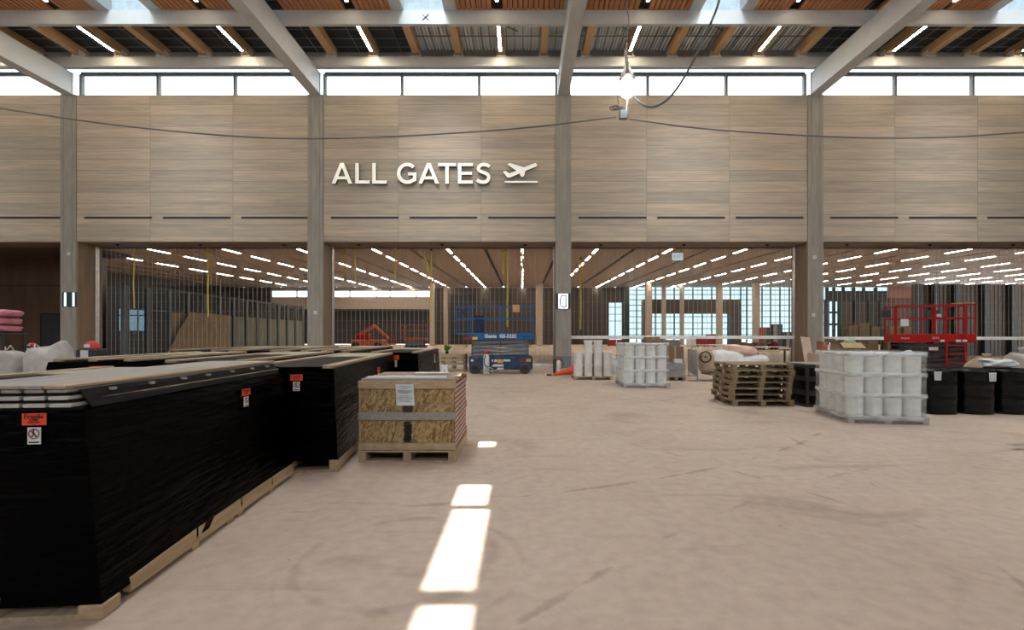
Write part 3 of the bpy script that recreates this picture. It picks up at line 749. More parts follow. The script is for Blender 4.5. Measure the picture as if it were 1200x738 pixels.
def cable(pts, r, mt, label, name='hanging_cable'):
    # smooth through pixel waypoints (x,y,depth)
    P = [Vector((X(a,c),c,Z(b,c))) for a,b,c in pts]; out = []
    for i in range(len(P)-1):
        p0, p1, p2, p3 = P[max(i-1,0)], P[i], P[i+1], P[min(i+2,len(P)-1)]
        for k in range(8):
            u = k/8; out.append(.5*((2*p1)+(p2-p0)*u+(2*p0-5*p1+4*p2-p3)*u*u+(3*p1-p0-3*p2+p3)*u**3))
    out.append(P[-1]); o = MB().tube(out, r, 6).build(name, mt, None, True); return tag(o, label, 'cable')
CABLE = mat('grey_cable', (.16,.155,.145), .6)
cable([(-60,118,10.3),(0,127,10.2),(140,147,10.1),(300,161,10),(430,161,10),(600,151,10),(722,137,10)],.016,CABLE,'thin cable sagging across the wall from the left to the junction box')
cable([(737,139,10),(800,148,10),(880,155,10),(1000,161,10),(1100,161,10),(1200,155,10.1),(1260,150,10.2)],.016,CABLE,'thin cable sagging across the wall from the junction box to the right')
cable([(846,-14,10),(838,15,10),(812,72,10),(790,108,10),(772,123,10),(757,124,10),(743,114,10)],.026,mat('dark_cable',(.09,.095,.10),.55),'thick dark cable hanging in a loop down to the work lamp')
cable([(734.5,-40,10),(734,3,10),(737,25,10),(734,50,10),(733,74,10)],.012,CABLE,'thin suspension wire hanging straight above the work lamp')

# ------------------------------------------------------------------ black wrapped stacks
def warnlabel(parent, x, y, z, rz=0, s=1.0):
    """orange fragile label over a white do-not-step notice, on the face whose outward normal is -y turned by rz"""
    e = MB(); e.box(-.066*s,.066*s,-.004,0,-.035*s,.035*s); o = e.build('orange_label', ORANGE, parent, loc=(x,y,z)); o.rotation_euler = (0,0,rz); o['label'] = 'bright orange fragile label'
    text_obj('lettering','Fragile',.042*s,INK,o,(0,-.006,.016*s),depth=.0008)
    for k, zz in enumerate((-.004,-.018)): 
        text_obj('lettering',['handle','with care'][k],.018*s,INK,o,(0,-.006,zz*s),depth=.0006)
    w = MB(); w.box(-.036*s,.036*s,-.004,0,-.05*s,.05*s); p = w.build('notice', PAPER, parent, loc=(x,y,z-.098*s)); p.rotation_euler = (0,0,rz); p['label'] = 'white notice with a round prohibition mark'
    q = MB(); q.ribbon([(.028*s*math.cos(2*PI*i/24),.012*s+.028*s*math.sin(2*PI*i/24)) for i in range(24)],.006*s,-.0055,-.0045,True)
    q.ribbon([(-.02*s,.032*s),(.02*s,-.008*s)],.006*s,-.0055,-.0045); q.build('prohibition_mark', REDINK, p)
    g = MB(); g.ribbon([(-.004*s,.028*s),(.002*s,.014*s),(-.006*s,.002*s),(-.012*s,-.006*s)],.008*s,-.0065,-.0056); g.ribbon([(.002*s,.014*s),(.010*s,.004*s),(.008*s,-.006*s)],.006*s,-.0065,-.0056); g.box(-.006*s,.004*s,-.0065,-.0056,.029*s,.037*s)
    g.box(-.028*s,.028*s,-.0055,-.0045,-.043*s,-.034*s); g.build('walking_figure', INK, p)
    return o, p

def wrapped_body(w, d, z0, z1, taper, seed):
    """crumpled wrap around sheet goods; x from -w to 0, y from 0 to d"""
    nx, ny, nz = 14, 26, 14; vs = []; fs = []
    per = []
    for i in range(nx): per.append((i/nx,0))
    for j in range(ny): per.append((1,j/ny))
    for i in range(nx): per.append((1-i/nx,1))
    for j in range(ny): per.append((0,1-j/ny))
    n = len(per)
    for k in range(nz+1):
        t = k/nz; z = z0+(z1-z0)*t; ins = taper*t
        for (u,v) in per:
            x = -w+ins+(w-2*ins)*u; y = ins*.25+(d-ins*.5)*v
            nx_ = (1 if u == 1 else -1 if u == 0 else 0); ny_ = (1 if v == 1 else -1 if v == 0 else 0)
            q = noise.noise(Vector((x*1.5+seed,y*1.5,z*6)))*.010 + noise.noise(Vector((x*.8+seed,y*.8,z*22)))*.009
            if k in (0,nz): q = 0
            vs.append((x+nx_*q,y+ny_*q,z))
    for k in range(nz):
        for i in range(n):
            j = (i+1) % n; fs.append((k*n+i,k*n+j,(k+1)*n+j,(k+1)*n+i))
    fs.append(tuple(range(n-1,-1,-1))); fs.append(tuple(range(nz*n,(nz+1)*n)))
    return MB().add(vs, fs)
def skid(t, w, d, broken=False):
    """pallet of long boards under a stack; origin at front right corner, x to the left is negative"""
    for x in (-w+.0,-w/2-.045,-.09):
        if broken and x == -.09:
            # the broken outer runner in the photograph, in lengths with splits between
            ys_ = [.19,.82,1.42,1.98,d]
            for i in range(4):
                m = MB(); y0, y1 = ys_[i]+.01, ys_[i+1]-.012
                zt = .135
                m.add([(x+.05,y0,.03),(x+.09,y0,.03),(x+.09,y1,.03),(x+.05,y1,.03),(x+.05,y0,zt-(.025 if i == 0 else 0)),(x+.09,y0,zt-(.025 if i == 0 else 0)),(x+.09,y1,zt),(x+.05,y1,zt)],[(3,2,1,0),(4,5,6,7),(0,1,5,4),(1,2,6,5),(2,3,7,6),(3,0,4,7)])
                m.box(x+.045,x+.092,y1-.05,y1+.03,0,.06) if i < 3 else None
                m.build('runner', PINE, t)
            MB().cbox(x-.02,x+.10,-.01,.12,0,.075,.006).build('corner_block', PINE, t)
        else: MB().box(x,x+.09,0,d,.03,.13).build('runner', PINE, t)
    for y in (0,d/2-.05,d-.1): MB().box(-w,0,y,y+.1,0,.028).build('bottom_board', PINEY, t)
def rim_stack(name, label, loc, rz, w, d, h, seed, cross=True, inner=True, group='black wrapped board stacks', labelat=(), mid=False):
    t = thing(name, label, 'pallet stack', loc, rz, group)
    skid(t, w, d)
    wrapped_body(w, d, .13, h, .05, seed).build('wrapped_body', WRAP, t)
    e = .07
    MB().cbox(-e-.10,-e,.02,d-.03,h,h+.035,.005).build('edge_board', PINEY, t); MB().cbox(-w+e,-w+e+.11,.05,d-.02,h,h+.038,.005).build('edge_board', PINEY, t)
    if mid: MB().cbox(-w/2-.05,-w/2+.05,.03,d-.4,h,h+.035,.005).build('edge_board', PINEY, t)
    if cross: MB().cbox(-w+.19,-.18,d*.62,d-.06,h,h+.028,.005).build('end_sheet', mat('sheet_tan',(.37,.34,.25),.6) if 'sheet_tan' not in bpy.data.materials else bpy.data.materials['sheet_tan'], t)
    if inner:
        f = drape([(-w+.2,.05,h+.012),(-.2,.05,h+.012),(-.2,d*.62,h+.012),(-w+.2,d*.62,h+.012)],10,10,seed,.006,.006); f.build('wrap_fold', WRAPFLAP, t)
    for (x,y,z,r,s) in labelat: warnlabel(t,x,y,z,R(r),s)
    return t
# front stack, the largest
W1, D1, H1 = 1.05, 2.49, 1.07
fs_ = thing('wrapped_stack', 'large black-wrapped stack in front, topped with three layers of pale boards', 'pallet stack', (-2.16,2.41,0), 5.0, 'black wrapped board stacks')
skid(fs_, W1, D1, True)
wrapped_body(W1, D1, .075, H1, .10, 1.3).build('wrapped_body', WRAP, fs_)
z = H1
for lay in range(3):
    ins = .155+.022*lay
    n = 6; bw = (W1-2*ins)/n
    f = MB(); f.box(-W1+ins,-ins+.012,.03+.012*lay,D1-.03,z,z+.014); f.build('foam_sheet', WRAPFLAP, fs_)
    for i in range(n):
        xb = -ins-(i+1)*bw
        MB().cbox(xb+.009,xb+bw-.009,.02+.012*lay,D1-.02,z+.014,z+.034,.003).build('board', BOARDEND if lay < 2 else PALEBOARD, fs_)
    z += .036
ins = .20; bw = (W1-2*ins)/6
for i in range(6):
    xb = -ins-(i+1)*bw; MB().cbox(xb+.002,xb+bw-.002,.03,D1+.02,z,z+.018,.003).build('top_board', PALEBOARD if i else PINEY, fs_)
fl = drape([(-.125,.10,1.072),(-.135,D1-.05,1.072),(-.19,D1-.05,1.165),(-.19,.10,1.165)],30,4,4,.01,.006); fl.build('foam_flap', WRAPFLAP, fs_)
MB().box(-.176,-.15,.12,D1-.02,1.105,1.117).build('side_lath', PINEY, fs_)
for y in (.3,.62,.95,1.25,1.6,1.95,2.25): MB().box(-.185,-.155,y-.018,y+.018,1.145,1.16).build('batten_end', PALEBOARD, fs_)
warnlabel(fs_,-.33,-.004+.02,1.027,0,.86); warnlabel(fs_,-.055,1.60,.975,R(82),.82)

rim_stack('wrapped_stack','long black-wrapped stack right behind the big front one, facing the chipboard crate',(-1.97,5.02,0),6.5,1.05,4.1,1.105,2.2,labelat=((-.42,-.014,1.015,0,.95),(-.015,2.35,.93,84,1.0)))
rim_stack('wrapped_stack','black-wrapped stack behind the chipboard crate with orange label on its front',(-2.03,9.35,0),3.5,1.05,3.6,1.11,3.1,labelat=((-.5,-.014,1.03,0,1.25),(-.0,2.3,.98,86,1.2)))
rim_stack('wrapped_stack','black-wrapped stack at the picture edge beside the big front stack',(-3.40,2.75,0),5,1.0,2.45,1.09,4.4)
rim_stack('wrapped_stack','black-wrapped stack in second row beside the one facing the crate',(-3.22,5.55,0),5,1.05,3.45,1.135,5.1)
rim_stack('wrapped_stack','black-wrapped stack in third row, second from the crate side',(-3.50,9.5,0),4,1.05,4.6,1.135,6.3,mid=True)
rim_stack('wrapped_stack','black-wrapped stack in second row, third from the crate side, orange label in front',(-4.72,5.75,0),6,1.05,3.0,1.14,7.7,labelat=((-.45,-.014,1.05,0,1.15),),mid=True)
rim_stack('wrapped_stack','black-wrapped stack in third row, third from the crate side',(-5.0,9.6,0),5,1.05,4.4,1.135,8.2)
rim_stack('wrapped_stack','black-wrapped stack in third row, furthest from the crate side',(-6.6,10.2,0),5,1.05,4.2,1.125,10.1)

# chipboard crate
ck = thing('wooden_crate', 'chipboard crate on a pallet with a white notice and slatted lid', 'crate', (-1.89,5.40,0), 0)
CW, CD, CH = 1.125, 1.10, .945
for y in (0,): pass
for x in (0,CW/2-.045,CW-.09): MB().box(x,x+.09,.01,CD,.02,.115).build('pallet_runner', PINE, ck)
for y in (0,.5,1.0): MB().box(0,CW,y,y+.1,0,.02).build('pallet_board', PINE, ck)
MB().box(-.005,CW+.005,-.005,CD,.115,.137).build('pallet_deck', PINE, ck)
MB().box(.02,CW-.02,.03,CD-.03,.137,.90).build('chipboard_panel', OSB, ck)
for z0, z1, m_ in ((.142,.222,PINE),(.485,.575,PALEBOARD),(.845,.94,PINE)):
    MB().cbox(0,CW,0,.03,z0,z1,.004).build('front_rail', m_, ck); MB().cbox(0,CW,CD-.03,CD,z0,z1,.004).build('back_rail', PINE, ck)
for y in (.03,.98): 
    for x in (0.001,): MB().box(x,x+.02,y,y+.09,.142,.9).build('side_rail', PINE, ck)
# level slats with dark gaps on the right side
for i in range(13):
    z0 = .165+i*.0575
    MB().box(CW-.015,CW-.012,.03,CD-.02,z0,z0+.034).build('side_slat', mat('slat_pink',(.62,.43,.34),.6) if 'slat_pink' not in bpy.data.materials else bpy.data.materials['slat_pink'], ck)
MB().box(CW-.02,CW-.015,.03,CD-.03,.14,.92).build('side_panel', mat('side_brown',(.12,.045,.03),.7), ck)
for i, (y, m_, a, b_) in enumerate(((.06,PALEBOARD,.03,1.12),(.30,PINE,.0,1.1),(.52,PINEY,.02,1.125),(.76,PALEBOARD,.02,1.1),(.98,PINE,.0,1.12))):
    MB().cbox(a,b_-.01,y-.05,y+.06,.940,.962,.004).build('lid_board', m_, ck)
MB().cbox(.09,1.0,.035,.11,.962,.985,.004).build('white_plank', WHITE, ck); MB().cbox(.50,.93,.70,.80,.962,.980,.004).build('white_plank', WHITE, ck)
MB().box(.52,.62,-.001,.029,.575,.70).build('black_stencil', DARK, ck); 
st = MB()
for i in range(9): st.box(.525+.02*random.random(),.60+.02*random.random(),.0,.0295,.235+i*.026,.25+i*.026+.008*random.random())
st.build('black_stencil', INK, ck)
p = drape([(.445,-.004,.655),(.655,-.004,.655),(.64,-.004,.90),(.432,-.004,.90)],6,6,5,.004,.002).build('paper_notice', PAPER, ck); p['label'] = 'white printed notice'
g = MB()
for i, (w_, z_) in enumerate(((.06,.875),(.03,.855),(.08,.825),(.085,.812),(.05,.80),(.055,.765),(.08,.748),(.09,.733),(.06,.715),(.07,.70))):
    random.seed(i); x = .545-w_
    while x < .545+w_: l = .012+.02*random.random(); g.box(x,min(x+l,.545+w_),-.0115,-.0105,z_-.003,z_+.003); x += l+.006
g.build('lettering', GREYINK, ck)
random.seed(11)

# ------------------------------------------------------------------ pallets
def pallet_parts(t, w, d, z, mt, h=.125):
    s = .022; e = h-2*s
    for x in (0,w/2-.05,w-.1):
        for y in (0,d/2-.06,d-.12): MB().cbox(x,x+.1,y,y+.12,z+s,z+s+e-.02,.004).build('block', mt, t)
    for x in (0,w/2-.05,w-.1): MB().box(x,x+.1,0,d,z+s+e-.02,z+s+e).build('stringer_board', mt, t)
    for x in (0,w/2-.05,w-.1): MB().box(x,x+.1,0,d,z,z+s).build('bottom_board', mt, t)
    n = 7
    for i in range(n):
        y = i*(d-.1)/(n-1); MB().cbox(0,w,y,y+.1,z+s+e,z+h,.003).build('deck_board', mt, t)
p0 = thing('wooden_pallet','weathered wooden pallet at the bottom of the stack of seven','pallet',(4.38,9.75,0),-2,'stacked empty pallets')
pallet_parts(p0,1.25,1.05,0,GREYWOOD,.124)
offs = [(0,0,-2),(-.05,.02,-1),(-.06,.0,-3),(-.02,.03,-2),(0,.01,-1),(.02,.02,-3),(.0,.02,-2)]
for i in range(1,7):
    ox, oy, rr = offs[i]
    dup(p0,None,(4.38+ox,9.75+oy,.125*i),rr,'weathered wooden pallet, %s from the bottom of the stack of seven' % ORD[i])

# ------------------------------------------------------------------ buckets
def bucket_parts(t, r=.145, h=.385, handle=True, wrapn='bucket_body'):
    tp = .86 if handle else .93
    MB().lathe([(r*tp,0),(r*(tp+.01),.01),(r*.97,h*.80),(r*1.03,h*.805),(r*1.03,h*.83),(r*.98,h*.835),(r,h*.93)],20).build(wrapn, BUCKET, t, False)
    MB().lathe([(r*1.06,h*.90),(r*1.07,h*.985),(r*1.02,h*1.0),(r*.95,h*1.0),(r*.93,h*.985)],20).build('lid', BUCKETLID, t)
    if handle: MB().tube([(r*1.03*math.cos(a),-r*1.03*abs(math.sin(a)) if True else 0,h*.80-.14*abs(math.sin(a))) for a in [PI*i/10 for i in range(11)]],.004,5).build('handle', SILVER, t)
bp_ = thing('wooden_pallet','wooden pallet under the loose white buckets','pallet',(X(673,15.6),15.6,0),0)
pallet_parts(bp_,1.28,1.0,0,PINE,.12)
b0 = thing('bucket','white lidded bucket','bucket',(0,0,0),0,'loose white buckets by the column'); bucket_parts(b0,.148,.40)
first = True; bx = X(673,15.6)
def put_bucket(i, j, tier, label):
    global first
    loc = (bx+.165+i*.322, 15.6+.17+j*.335, .1205+tier*.402)
    if first: b0.location = loc; b0['label'] = label; first = False
    else: dup(b0,None,loc,random.uniform(-40,40),label)
for j in range(2):
    for tier in range(2):
        for i in range(4):
            row = 'front row' if j == 0 else 'back row'
            put_bucket(i,j,tier,'white lidded bucket, %s tier, %s, %s from the column side' % (['bottom','middle'][tier],row,ORD[i]))
for i in (1,2): put_bucket(i,0,2,'white lidded bucket on top of the loose bucket pile, %s' % ('nearer the column' if i == 1 else 'nearer the wrapped load'))

def bucket_load(label, loc, rz, nx, ny, r, h, group='film wrapped bucket loads', carton=False):
    t = thing('wrapped_bucket_load', label, 'wrapped pallet', loc, rz, group); w, d = nx*2*r+.03, ny*2*r+.03
    PM = bpy.data.materials.get('film_grey_pallet') or mat('film_grey_pallet',(.46,.45,.43),.6)
    s = .12
    pl_ = bpy.data.objects.new('pallet', None); C.objects.link(pl_); pl_.parent = t
    pallet_parts(pl_, w+.03, d+.03, 0, PM, s)
    src = None
    for tier in range(3):
        for i in range(nx):
            for j in range(ny):
                if 0 < i and 0 < j < ny-1 and i < nx-1 and tier < 2: continue
                loc_ = (.03+r+i*2*r, .03+r+j*2*r, s+tier*h)
                if src is None:
                    src = bpy.data.objects.new('bucket', None); C.objects.link(src); src.parent = t; src.location = loc_; bucket_parts(src, r*.97, h, False)
                else: dup(src, t, loc_)
    # film: a rounded rectangular tube, pulled out over each row of lids
    vs = []; fs = []; rc = r*.7; hw, hd = w/2+.018, d/2+.018; per = []
    for (sx_, sy_, a0) in ((1,-1,-90),(1,1,0),(-1,1,90),(-1,-1,180)):
        for k in range(6):
            a = R(a0+18*k); per.append((sx_*(hw-rc)+rc*math.cos(a), sy_*(hd-rc)+rc*math.sin(a), math.cos(a), math.sin(a)))
        nx2 = (1,1) if False else None
    full = []
    for i in range(len(per)):
        p_, q_ = per[i], per[(i+1) % len(per)]; full.append(p_); L2 = math.hypot(q_[0]-p_[0], q_[1]-p_[1])
        if L2 > .2:
            for k in range(1,12): u = k/12; full.append(tuple(p_[c]*(1-u)+q_[c]*u for c in range(4)))
    n = len(full); zz = [(.02,.012),(.10,.0),(s,.0)]
    for tier in range(3):
        z0 = s+tier*h; zz += [(z0+h*.12,-.004),(z0+h*.45,-.008),(z0+h*.80,-.002),(z0+h*.90,.012),(z0+h*.99,.014)]
    zz.append((s+3*h+.012,.004))
    for (z, off) in zz:
        for (x_, y_, a_, b_) in full:
            q = off+.006*noise.noise(Vector((x_*3+loc[0],y_*3,z*6)))+.004*noise.noise(Vector((x_*8,y_*8+loc[0],z*15)))
            vs.append((.02+w/2+x_+a_*q, .02+d/2+y_+b_*q, z))
    for k in range(len(zz)-1):
        for i in range(n): j = (i+1) % n; fs.append((k*n+i,k*n+j,(k+1)*n+j,(k+1)*n+i))
    fs.append(tuple(range((len(zz)-1)*n,len(zz)*n)))
    o = MB().add(vs, fs).build('stretch_film', FILM, t, True)
    for tier in range(4):      # bunched film over each row of lids and round the pallet
        vs = []; fs = []; zc = s+tier*h-.004 if tier else s-.03
        for (dz, off) in ((-.040,.003),(-.016,.013),(.012,.012),(.032,.003)):
            for (x_, y_, a_, b_) in full:
                q = off+.006*noise.noise(Vector((x_*7+loc[0],y_*7,dz*60+tier)))
                vs.append((.02+w/2+x_+a_*q, .02+d/2+y_+b_*q, zc+dz+.012*noise.noise(Vector((x_*3,y_*3+loc[0],tier*5)))))
        for k in range(3):
            for i in range(n): j = (i+1) % n; fs.append((k*n+i,k*n+j,(k+1)*n+j,(k+1)*n+i))
        MB().add(vs, fs).build('film_band', FILMBAND, t, True)
    return t
bucket_load('film-wrapped load of white buckets standing between loose buckets and the barrier',(X(731,13.25),13.2,0),0,4,4,.152,.375)
bucket_load('large film-wrapped load of white buckets beside the black drums',(5.46,7.86,0),-8,4,4,.146,.348)

# grey wrapped pallet with cartons
t = thing('grey_wrapped_load','small grey film-wrapped pallet load behind the wrapped buckets','wrapped pallet',(X(781,15.4),15.35,0))
pallet_parts(t,.62,.6,0,GREYWOOD,.12); o = wrapped_body(.58,.56,.12,.58,.01,5.5).build('wrapped_body', GREYWRAP, t, loc=(.6,.02,0))
MB().box(.30,.52,.04,.3,.582,.70).build('white_packet', PAPER, t)
def carton(label, loc, rz, w, d, h, mt=CARDBOARD, open_=False, group=None):
    t = thing('cardboard_box', label, 'box', loc, rz, group); th = .008
    if open_:
        m = MB().box(0,w,0,th,0,h); m.box(0,w,d-th,d,0,h); m.box(0,th,0,d,0,h); m.box(w-th,w,0,d,0,h); m.box(0,w,0,d,0,th); m.build('shell', mt, t)
        for p, q, r_, s_ in (((0,0,h),(w,0,h),(w+.02,-.16,h-.13),(-.02,-.16,h-.13)),((0,d,h),(0,0,h),(-.16,-.02,h+.1),(-.16,d+.02,h+.1)),((w,0,h),(w,d,h),(w+.14,d,h-.05),(w+.14,0,h-.05))):
            drape([p,q,r_,s_],3,3,1,.003,.006).build('flap', mt, t)
    else:
        MB().cbox(0,w,0,d,0,h,.006).build('shell', mt, t); MB().box(w/2-.025,w/2+.025,-.002,d+.002,h*.6,h+.002).build('packing_tape', KRAFT, t)
    return t
carton('brown cardboard box standing upright behind the wrapped buckets',(X(781,16.2),16.2,0),0,.60,.5,1.10,CARDDARK)
carton('dark brown carton on top of the wrapped bucket load',(X(754,14.2),13.9,1.262),0,.42,.3,.17,CARDDARK)
carton('pinkish carton on the floor behind the black crates',(X(966,11.6),11.6,0),0,.85,.7,1.02,mat('pink_carton',(.55,.40,.33),.7))
carton('open cardboard box with flaps out, on the pinkish carton',(X(983,11.9),11.85,1.022),0,.52,.38,.27,CARDBOARD,True)
carton('rust brown box beside the open flapped box',(X(973,11.7),12.05,1.022),0,.16,.20,.30,mat('rust_carton',(.36,.15,.07),.7))
o = blob(.26,.15,.12,8.1).build('green_plastic_bag', PALEGREEN, None, True, loc=(X(994,12.1),12.05,1.235)); tag(o,'crumpled pale green plastic in the open cardboard box','plastic bag')
# white barrel behind the loose buckets
t = thing('plastic_barrel','white plastic barrel between loose buckets and wrapped load','barrel',(X(721,18),18,0))
MB().lathe([(.24,0),(.27,.03),(.29,.3),(.30,.5),(.30,.62)],20).build('barrel_body', WHITE, t, True); MB().lathe([(.32,.60),(.33,.66),(.30,.70),(.15,.72)],20).build('lid', PAPER, t)

# ------------------------------------------------------------------ black crates and drums at the right
def black_crate(t, w, d, h):
    m = MB().box(.03,w-.03,.03,d-.03,.03,h-.02); m.build('crate_body', PVC, t)
    r = MB()
    for z in (0,h-.05): r.box(0,w,0,.04,z,z+.05); r.box(0,w,d-.04,d,z,z+.05); r.box(0,.04,0,d,z,z+.05); r.box(w-.04,w,0,d,z,z+.05)
    for x in (0,w-.05):
        for y in (0,d-.05): r.box(x,x+.05,y,y+.05,.05,h-.05)
    r.build('rim', bpy.data.materials.get('crate_rim') or mat('crate_rim',(.035,.037,.036),.5), t)
c0 = thing('plastic_crate','black bulk crate','crate',(5.83,9.62,0),0,'black stacked crates'); black_crate(c0,.46,.9,.285)
nm = ['bottom','middle','top']; one = True
for i, xx in enumerate((5.83,6.31)):
    for k in range(3):
        lb = 'black crate, %s of the stack %s' % (nm[k], 'nearest the wooden pallets' if i == 0 else 'half hidden by the wrapped buckets')
        if one: c0['label'] = lb; one = False
        else: dup(c0,None,(xx,9.62+(.02 if i else 0),k*.286),None,lb)
o = drape([(5.84,9.64,.862),(6.78,9.66,.862),(6.76,10.5,.862),(5.86,10.5,.862)],10,8,6,.008,.02).build('grey_tarp', GREYWRAP, None); tag(o,'grey crumpled sheet lying over the stacked black crates','sheet')
def drum(label, loc, rz, lab=(0,0), seed=0, cover=False):
    t = thing('steel_drum', label, 'drum', loc, rz, 'black wrapped drums'); r, h = .335, .83
    n, m_ = 40, 22; vs = []; fs = []
    for k in range(m_+1):
        z = h*k/m_
        rr = r*(1.015 if k in (7,8,14,15) else 1) - (.012 if k in (0,m_) else 0)
        for i in range(n):
            a = 2*PI*i/n; ex = .72
            cx_ = math.copysign(abs(math.cos(a))**ex, math.cos(a)); sy_ = math.copysign(abs(math.sin(a))**ex, math.sin(a))
            q = rr*(1+.016*noise.noise(Vector((cx_*2.5+seed,sy_*2.5,z*5)))+.010*noise.noise(Vector((cx_*7+seed,sy_*7,z*9))))
            vs.append((cx_*q,sy_*q,z))
    for k in range(m_):
        for i in range(n): j = (i+1) % n; fs.append((k*n+i,k*n+j,(k+1)*n+j,(k+1)*n+i))
    fs += [tuple(range(n-1,-1,-1)), tuple(range(m_*n,(m_+1)*n))]
    MB().add(vs, fs).build('drum_shell', PVC, t, True)
    MB().lathe([(r*.93,h),(r*.95,h+.012),(r*.90,h+.014),(r*.88,h+.004)],32).build('rim', WRAPFLAP, t)
    if lab:
        x, z = lab; p = drape([(x-.06,-.350,z-.08),(x+.06,-.350,z-.08),(x+.07,-.350,z+.08),(x-.07,-.350,z+.08)],5,4,seed,.005,.002).build('paper_label', PAPER, t)
        g = MB(); [g.box(x-.05,x+.04,-.3575,-.3555,z+.05-.03*i-.004,z+.05-.03*i) for i in range(4)]; g.build('lettering', GREYINK, t)
    return t
drum('black wrapped drum nearest the large bucket load, label at upper edge',(7.86,9.0,0),0,(-.20,.72),1)
drum('black wrapped drum in the middle of the three, white label high up',(8.55,9.0,0),0,(.12,.70),2)
drum('black wrapped drum at the outer end, white label near the floor',(9.245,8.98,0),0,(.22,.12),3)
drum('black drum behind the first wrapped drum, half hidden',(7.95,9.8,0),0,None,4)
o = blob(.22,.2,.30,3.3,p=2).build('white_bag', PAPER, None, True, loc=(8.18,9.3,.0)); o.location = (8.0,9.85,.835) ; o.location = (8.05,9.78,.846); tag(o,'small crumpled white plastic bag on the half hidden black drum','bag')
# sacks behind the drums
def sack(label, loc, rz, w, d, h, mt, seed):
    t = thing('bulk_sack', label, 'sack', loc, rz, 'sacks behind the drums'); blob(w,d,h,seed,amp=.10).build('sack_body', mt, t, True)
    nk = MB(); nk.lathe([(.07,0),(.05,.05),(.09,.11),(.07,.13)],10,(0,0,h*.98)); nk.build('tied_neck', mt, t, True); return t
pq = thing('wooden_pallet','wooden pallet under the sacks behind the drums','pallet',(10.5,10.6,0),0); pallet_parts(pq,2.6,1.1,0,GREYWOOD,.13)
sack('brown paper-like sack behind the middle drum',(10.98,11.1,.132),5,.72,.7,.80,SACKBROWN,1.1)
sack('white torn sack between the brown and the pale sack',(11.72,11.0,.132),-8,.50,.6,.95,SACK,2.4)
sack('pale sack at the edge of the picture behind the last drum',(12.45,11.15,.132),4,.80,.8,.86,SACK,5.2)
o = blob(.55,.4,.16,9.4,amp=.25).build('white_wrapping', PAPER, None, True, loc=(9.22,9.1,.846)); tag(o,'crumpled clear plastic lying on the last black drum','plastic sheet')
# flat offcut on the floor at the right edge
t = thing('floor_plank','thin grey plank lying on a small wood block at the picture edge','plank',(6.45,6.05,0),3)
MB().cbox(-.2,.5,-.05,.03,.055,.07,.003).build('plank', SILVER, t); MB().cbox(.0,.35,-.12,-.02,0,.054,.004).build('wood_block', PINE, t)

# ------------------------------------------------------------------ scissor lifts
def scissor_lift(label, loc, rz, L_, col, chs, zdeck, ztop, zch, wheels, text, ext=.45, ladder=False, armm=None):
    armm = armm or GREYSTEEL
    t = thing('scissor_lift', label, 'scissor lift', loc, rz); W_ = 1.0
    ch = MB().cbox(.05,L_-.05,.05,W_-.05,.16,zch,.05); ch.build('chassis', chs, t)
    for x in (.28,L_-.35):
        for y in (.0,W_-.16):
            w = bpy.data.objects.new('wheel', None); C.objects.link(w); w.parent = t; w.location = (x,y,.215)
            MB().lathe([(.13,0),(.20,.01),(.215,.04),(.215,.12),(.20,.15),(.13,.16)],28,(0,0,0),'y').build('tyre', RUBBERGREY, w, True)
            MB().lathe([(.12,-.008),(.12,.02),(.05,.03)],20,(0,0,0),'y').build('hub', RUBBER, w); 
    n = 4; zz0, zz1 = zch+.01, zdeck-.02; st_ = (zz1-zz0)/n
    for y in (.12,W_-.18):
        for k in range(n):
            a, b_ = zz0+k*st_+.04, zz0+(k+1)*st_-.04
            MB().bar((.15,y,a),(L_-.2,y,b_),.05,.09).build('scissor_arm', armm, t); MB().bar((.15,y+.06,b_),(L_-.2,y+.06,a),.05,.09).build('scissor_arm', armm, t)
    pv = MB()
    for k in range(n):
        for x in (.18,L_/2-.02,L_-.24): pv.lathe([(.03,0),(.03,W_-.10)],10,(x,.06,zz0+(k+.5)*st_),'y')
    pv.build('pivot_pin', DARK, t)
    MB().cbox(0,L_,0,W_,zdeck,zdeck+.26,.015).build('platform', col, t)
    MB().cbox(-ext,.25,.06,W_-.06,zdeck+.20,zdeck+.255,.01).build('platform_extension', col, t)
    r = MB(); zb = zdeck+.24; zm = (zb+ztop)/2+.05; wd = .033
    for y in (.03,W_-.03):
        for x in (0.02,L_*.5,L_-.03): r.bar((x,y,zb),(x,y,ztop),wd)
        r.bar((0,y,ztop),(L_,y,ztop),wd); r.bar((0,y,zm),(L_,y,zm),wd)
    r.bar((L_-.03,.03,ztop),(L_-.03,W_-.03,ztop),wd); r.bar((L_-.03,.03,zm),(L_-.03,W_-.03,zm),wd)
    r.build('guard_rail', col, t)
    e = MB()
    for y in (.08,W_-.08):
        e.bar((-ext+.02,y,zb),(-ext+.02,y,ztop-.02),wd); e.bar((-ext,y,ztop-.02),(.1,y,ztop-.02),wd); e.bar((-ext,y,zm),(.1,y,zm),wd)
    e.bar((-ext+.02,.08,ztop-.02),(-ext+.02,W_-.08,ztop-.02),wd); e.bar((-ext+.02,.08,zm),(-ext+.02,W_-.08,zm),wd); e.build('extension_rail', col, t)
    cb = bpy.data.objects.new('control_box', None); C.objects.link(cb); cb.parent = t; cb.location = (-.1,.5,ztop-.35)
    MB().cbox(-.1,.1,-.12,.12,0,.25,.02).build('box_shell', DARK, cb); MB().lathe([(.02,0),(.015,.08),(.03,.10),(.02,.13)],10,(0,0,.25)).build('joystick', RUBBER, cb)
    if ladder:
        ld = MB()
        for x in (L_-.75,L_-.30): ld.bar((x,-.06,.25),(x,-.06,zdeck),.04)
        for k in range(4): ld.bar((L_-.75,-.06,.42+k*.25),(L_-.30,-.06,.42+k*.25),.035)
        ld.build('ladder', col, t)
    return t, zb
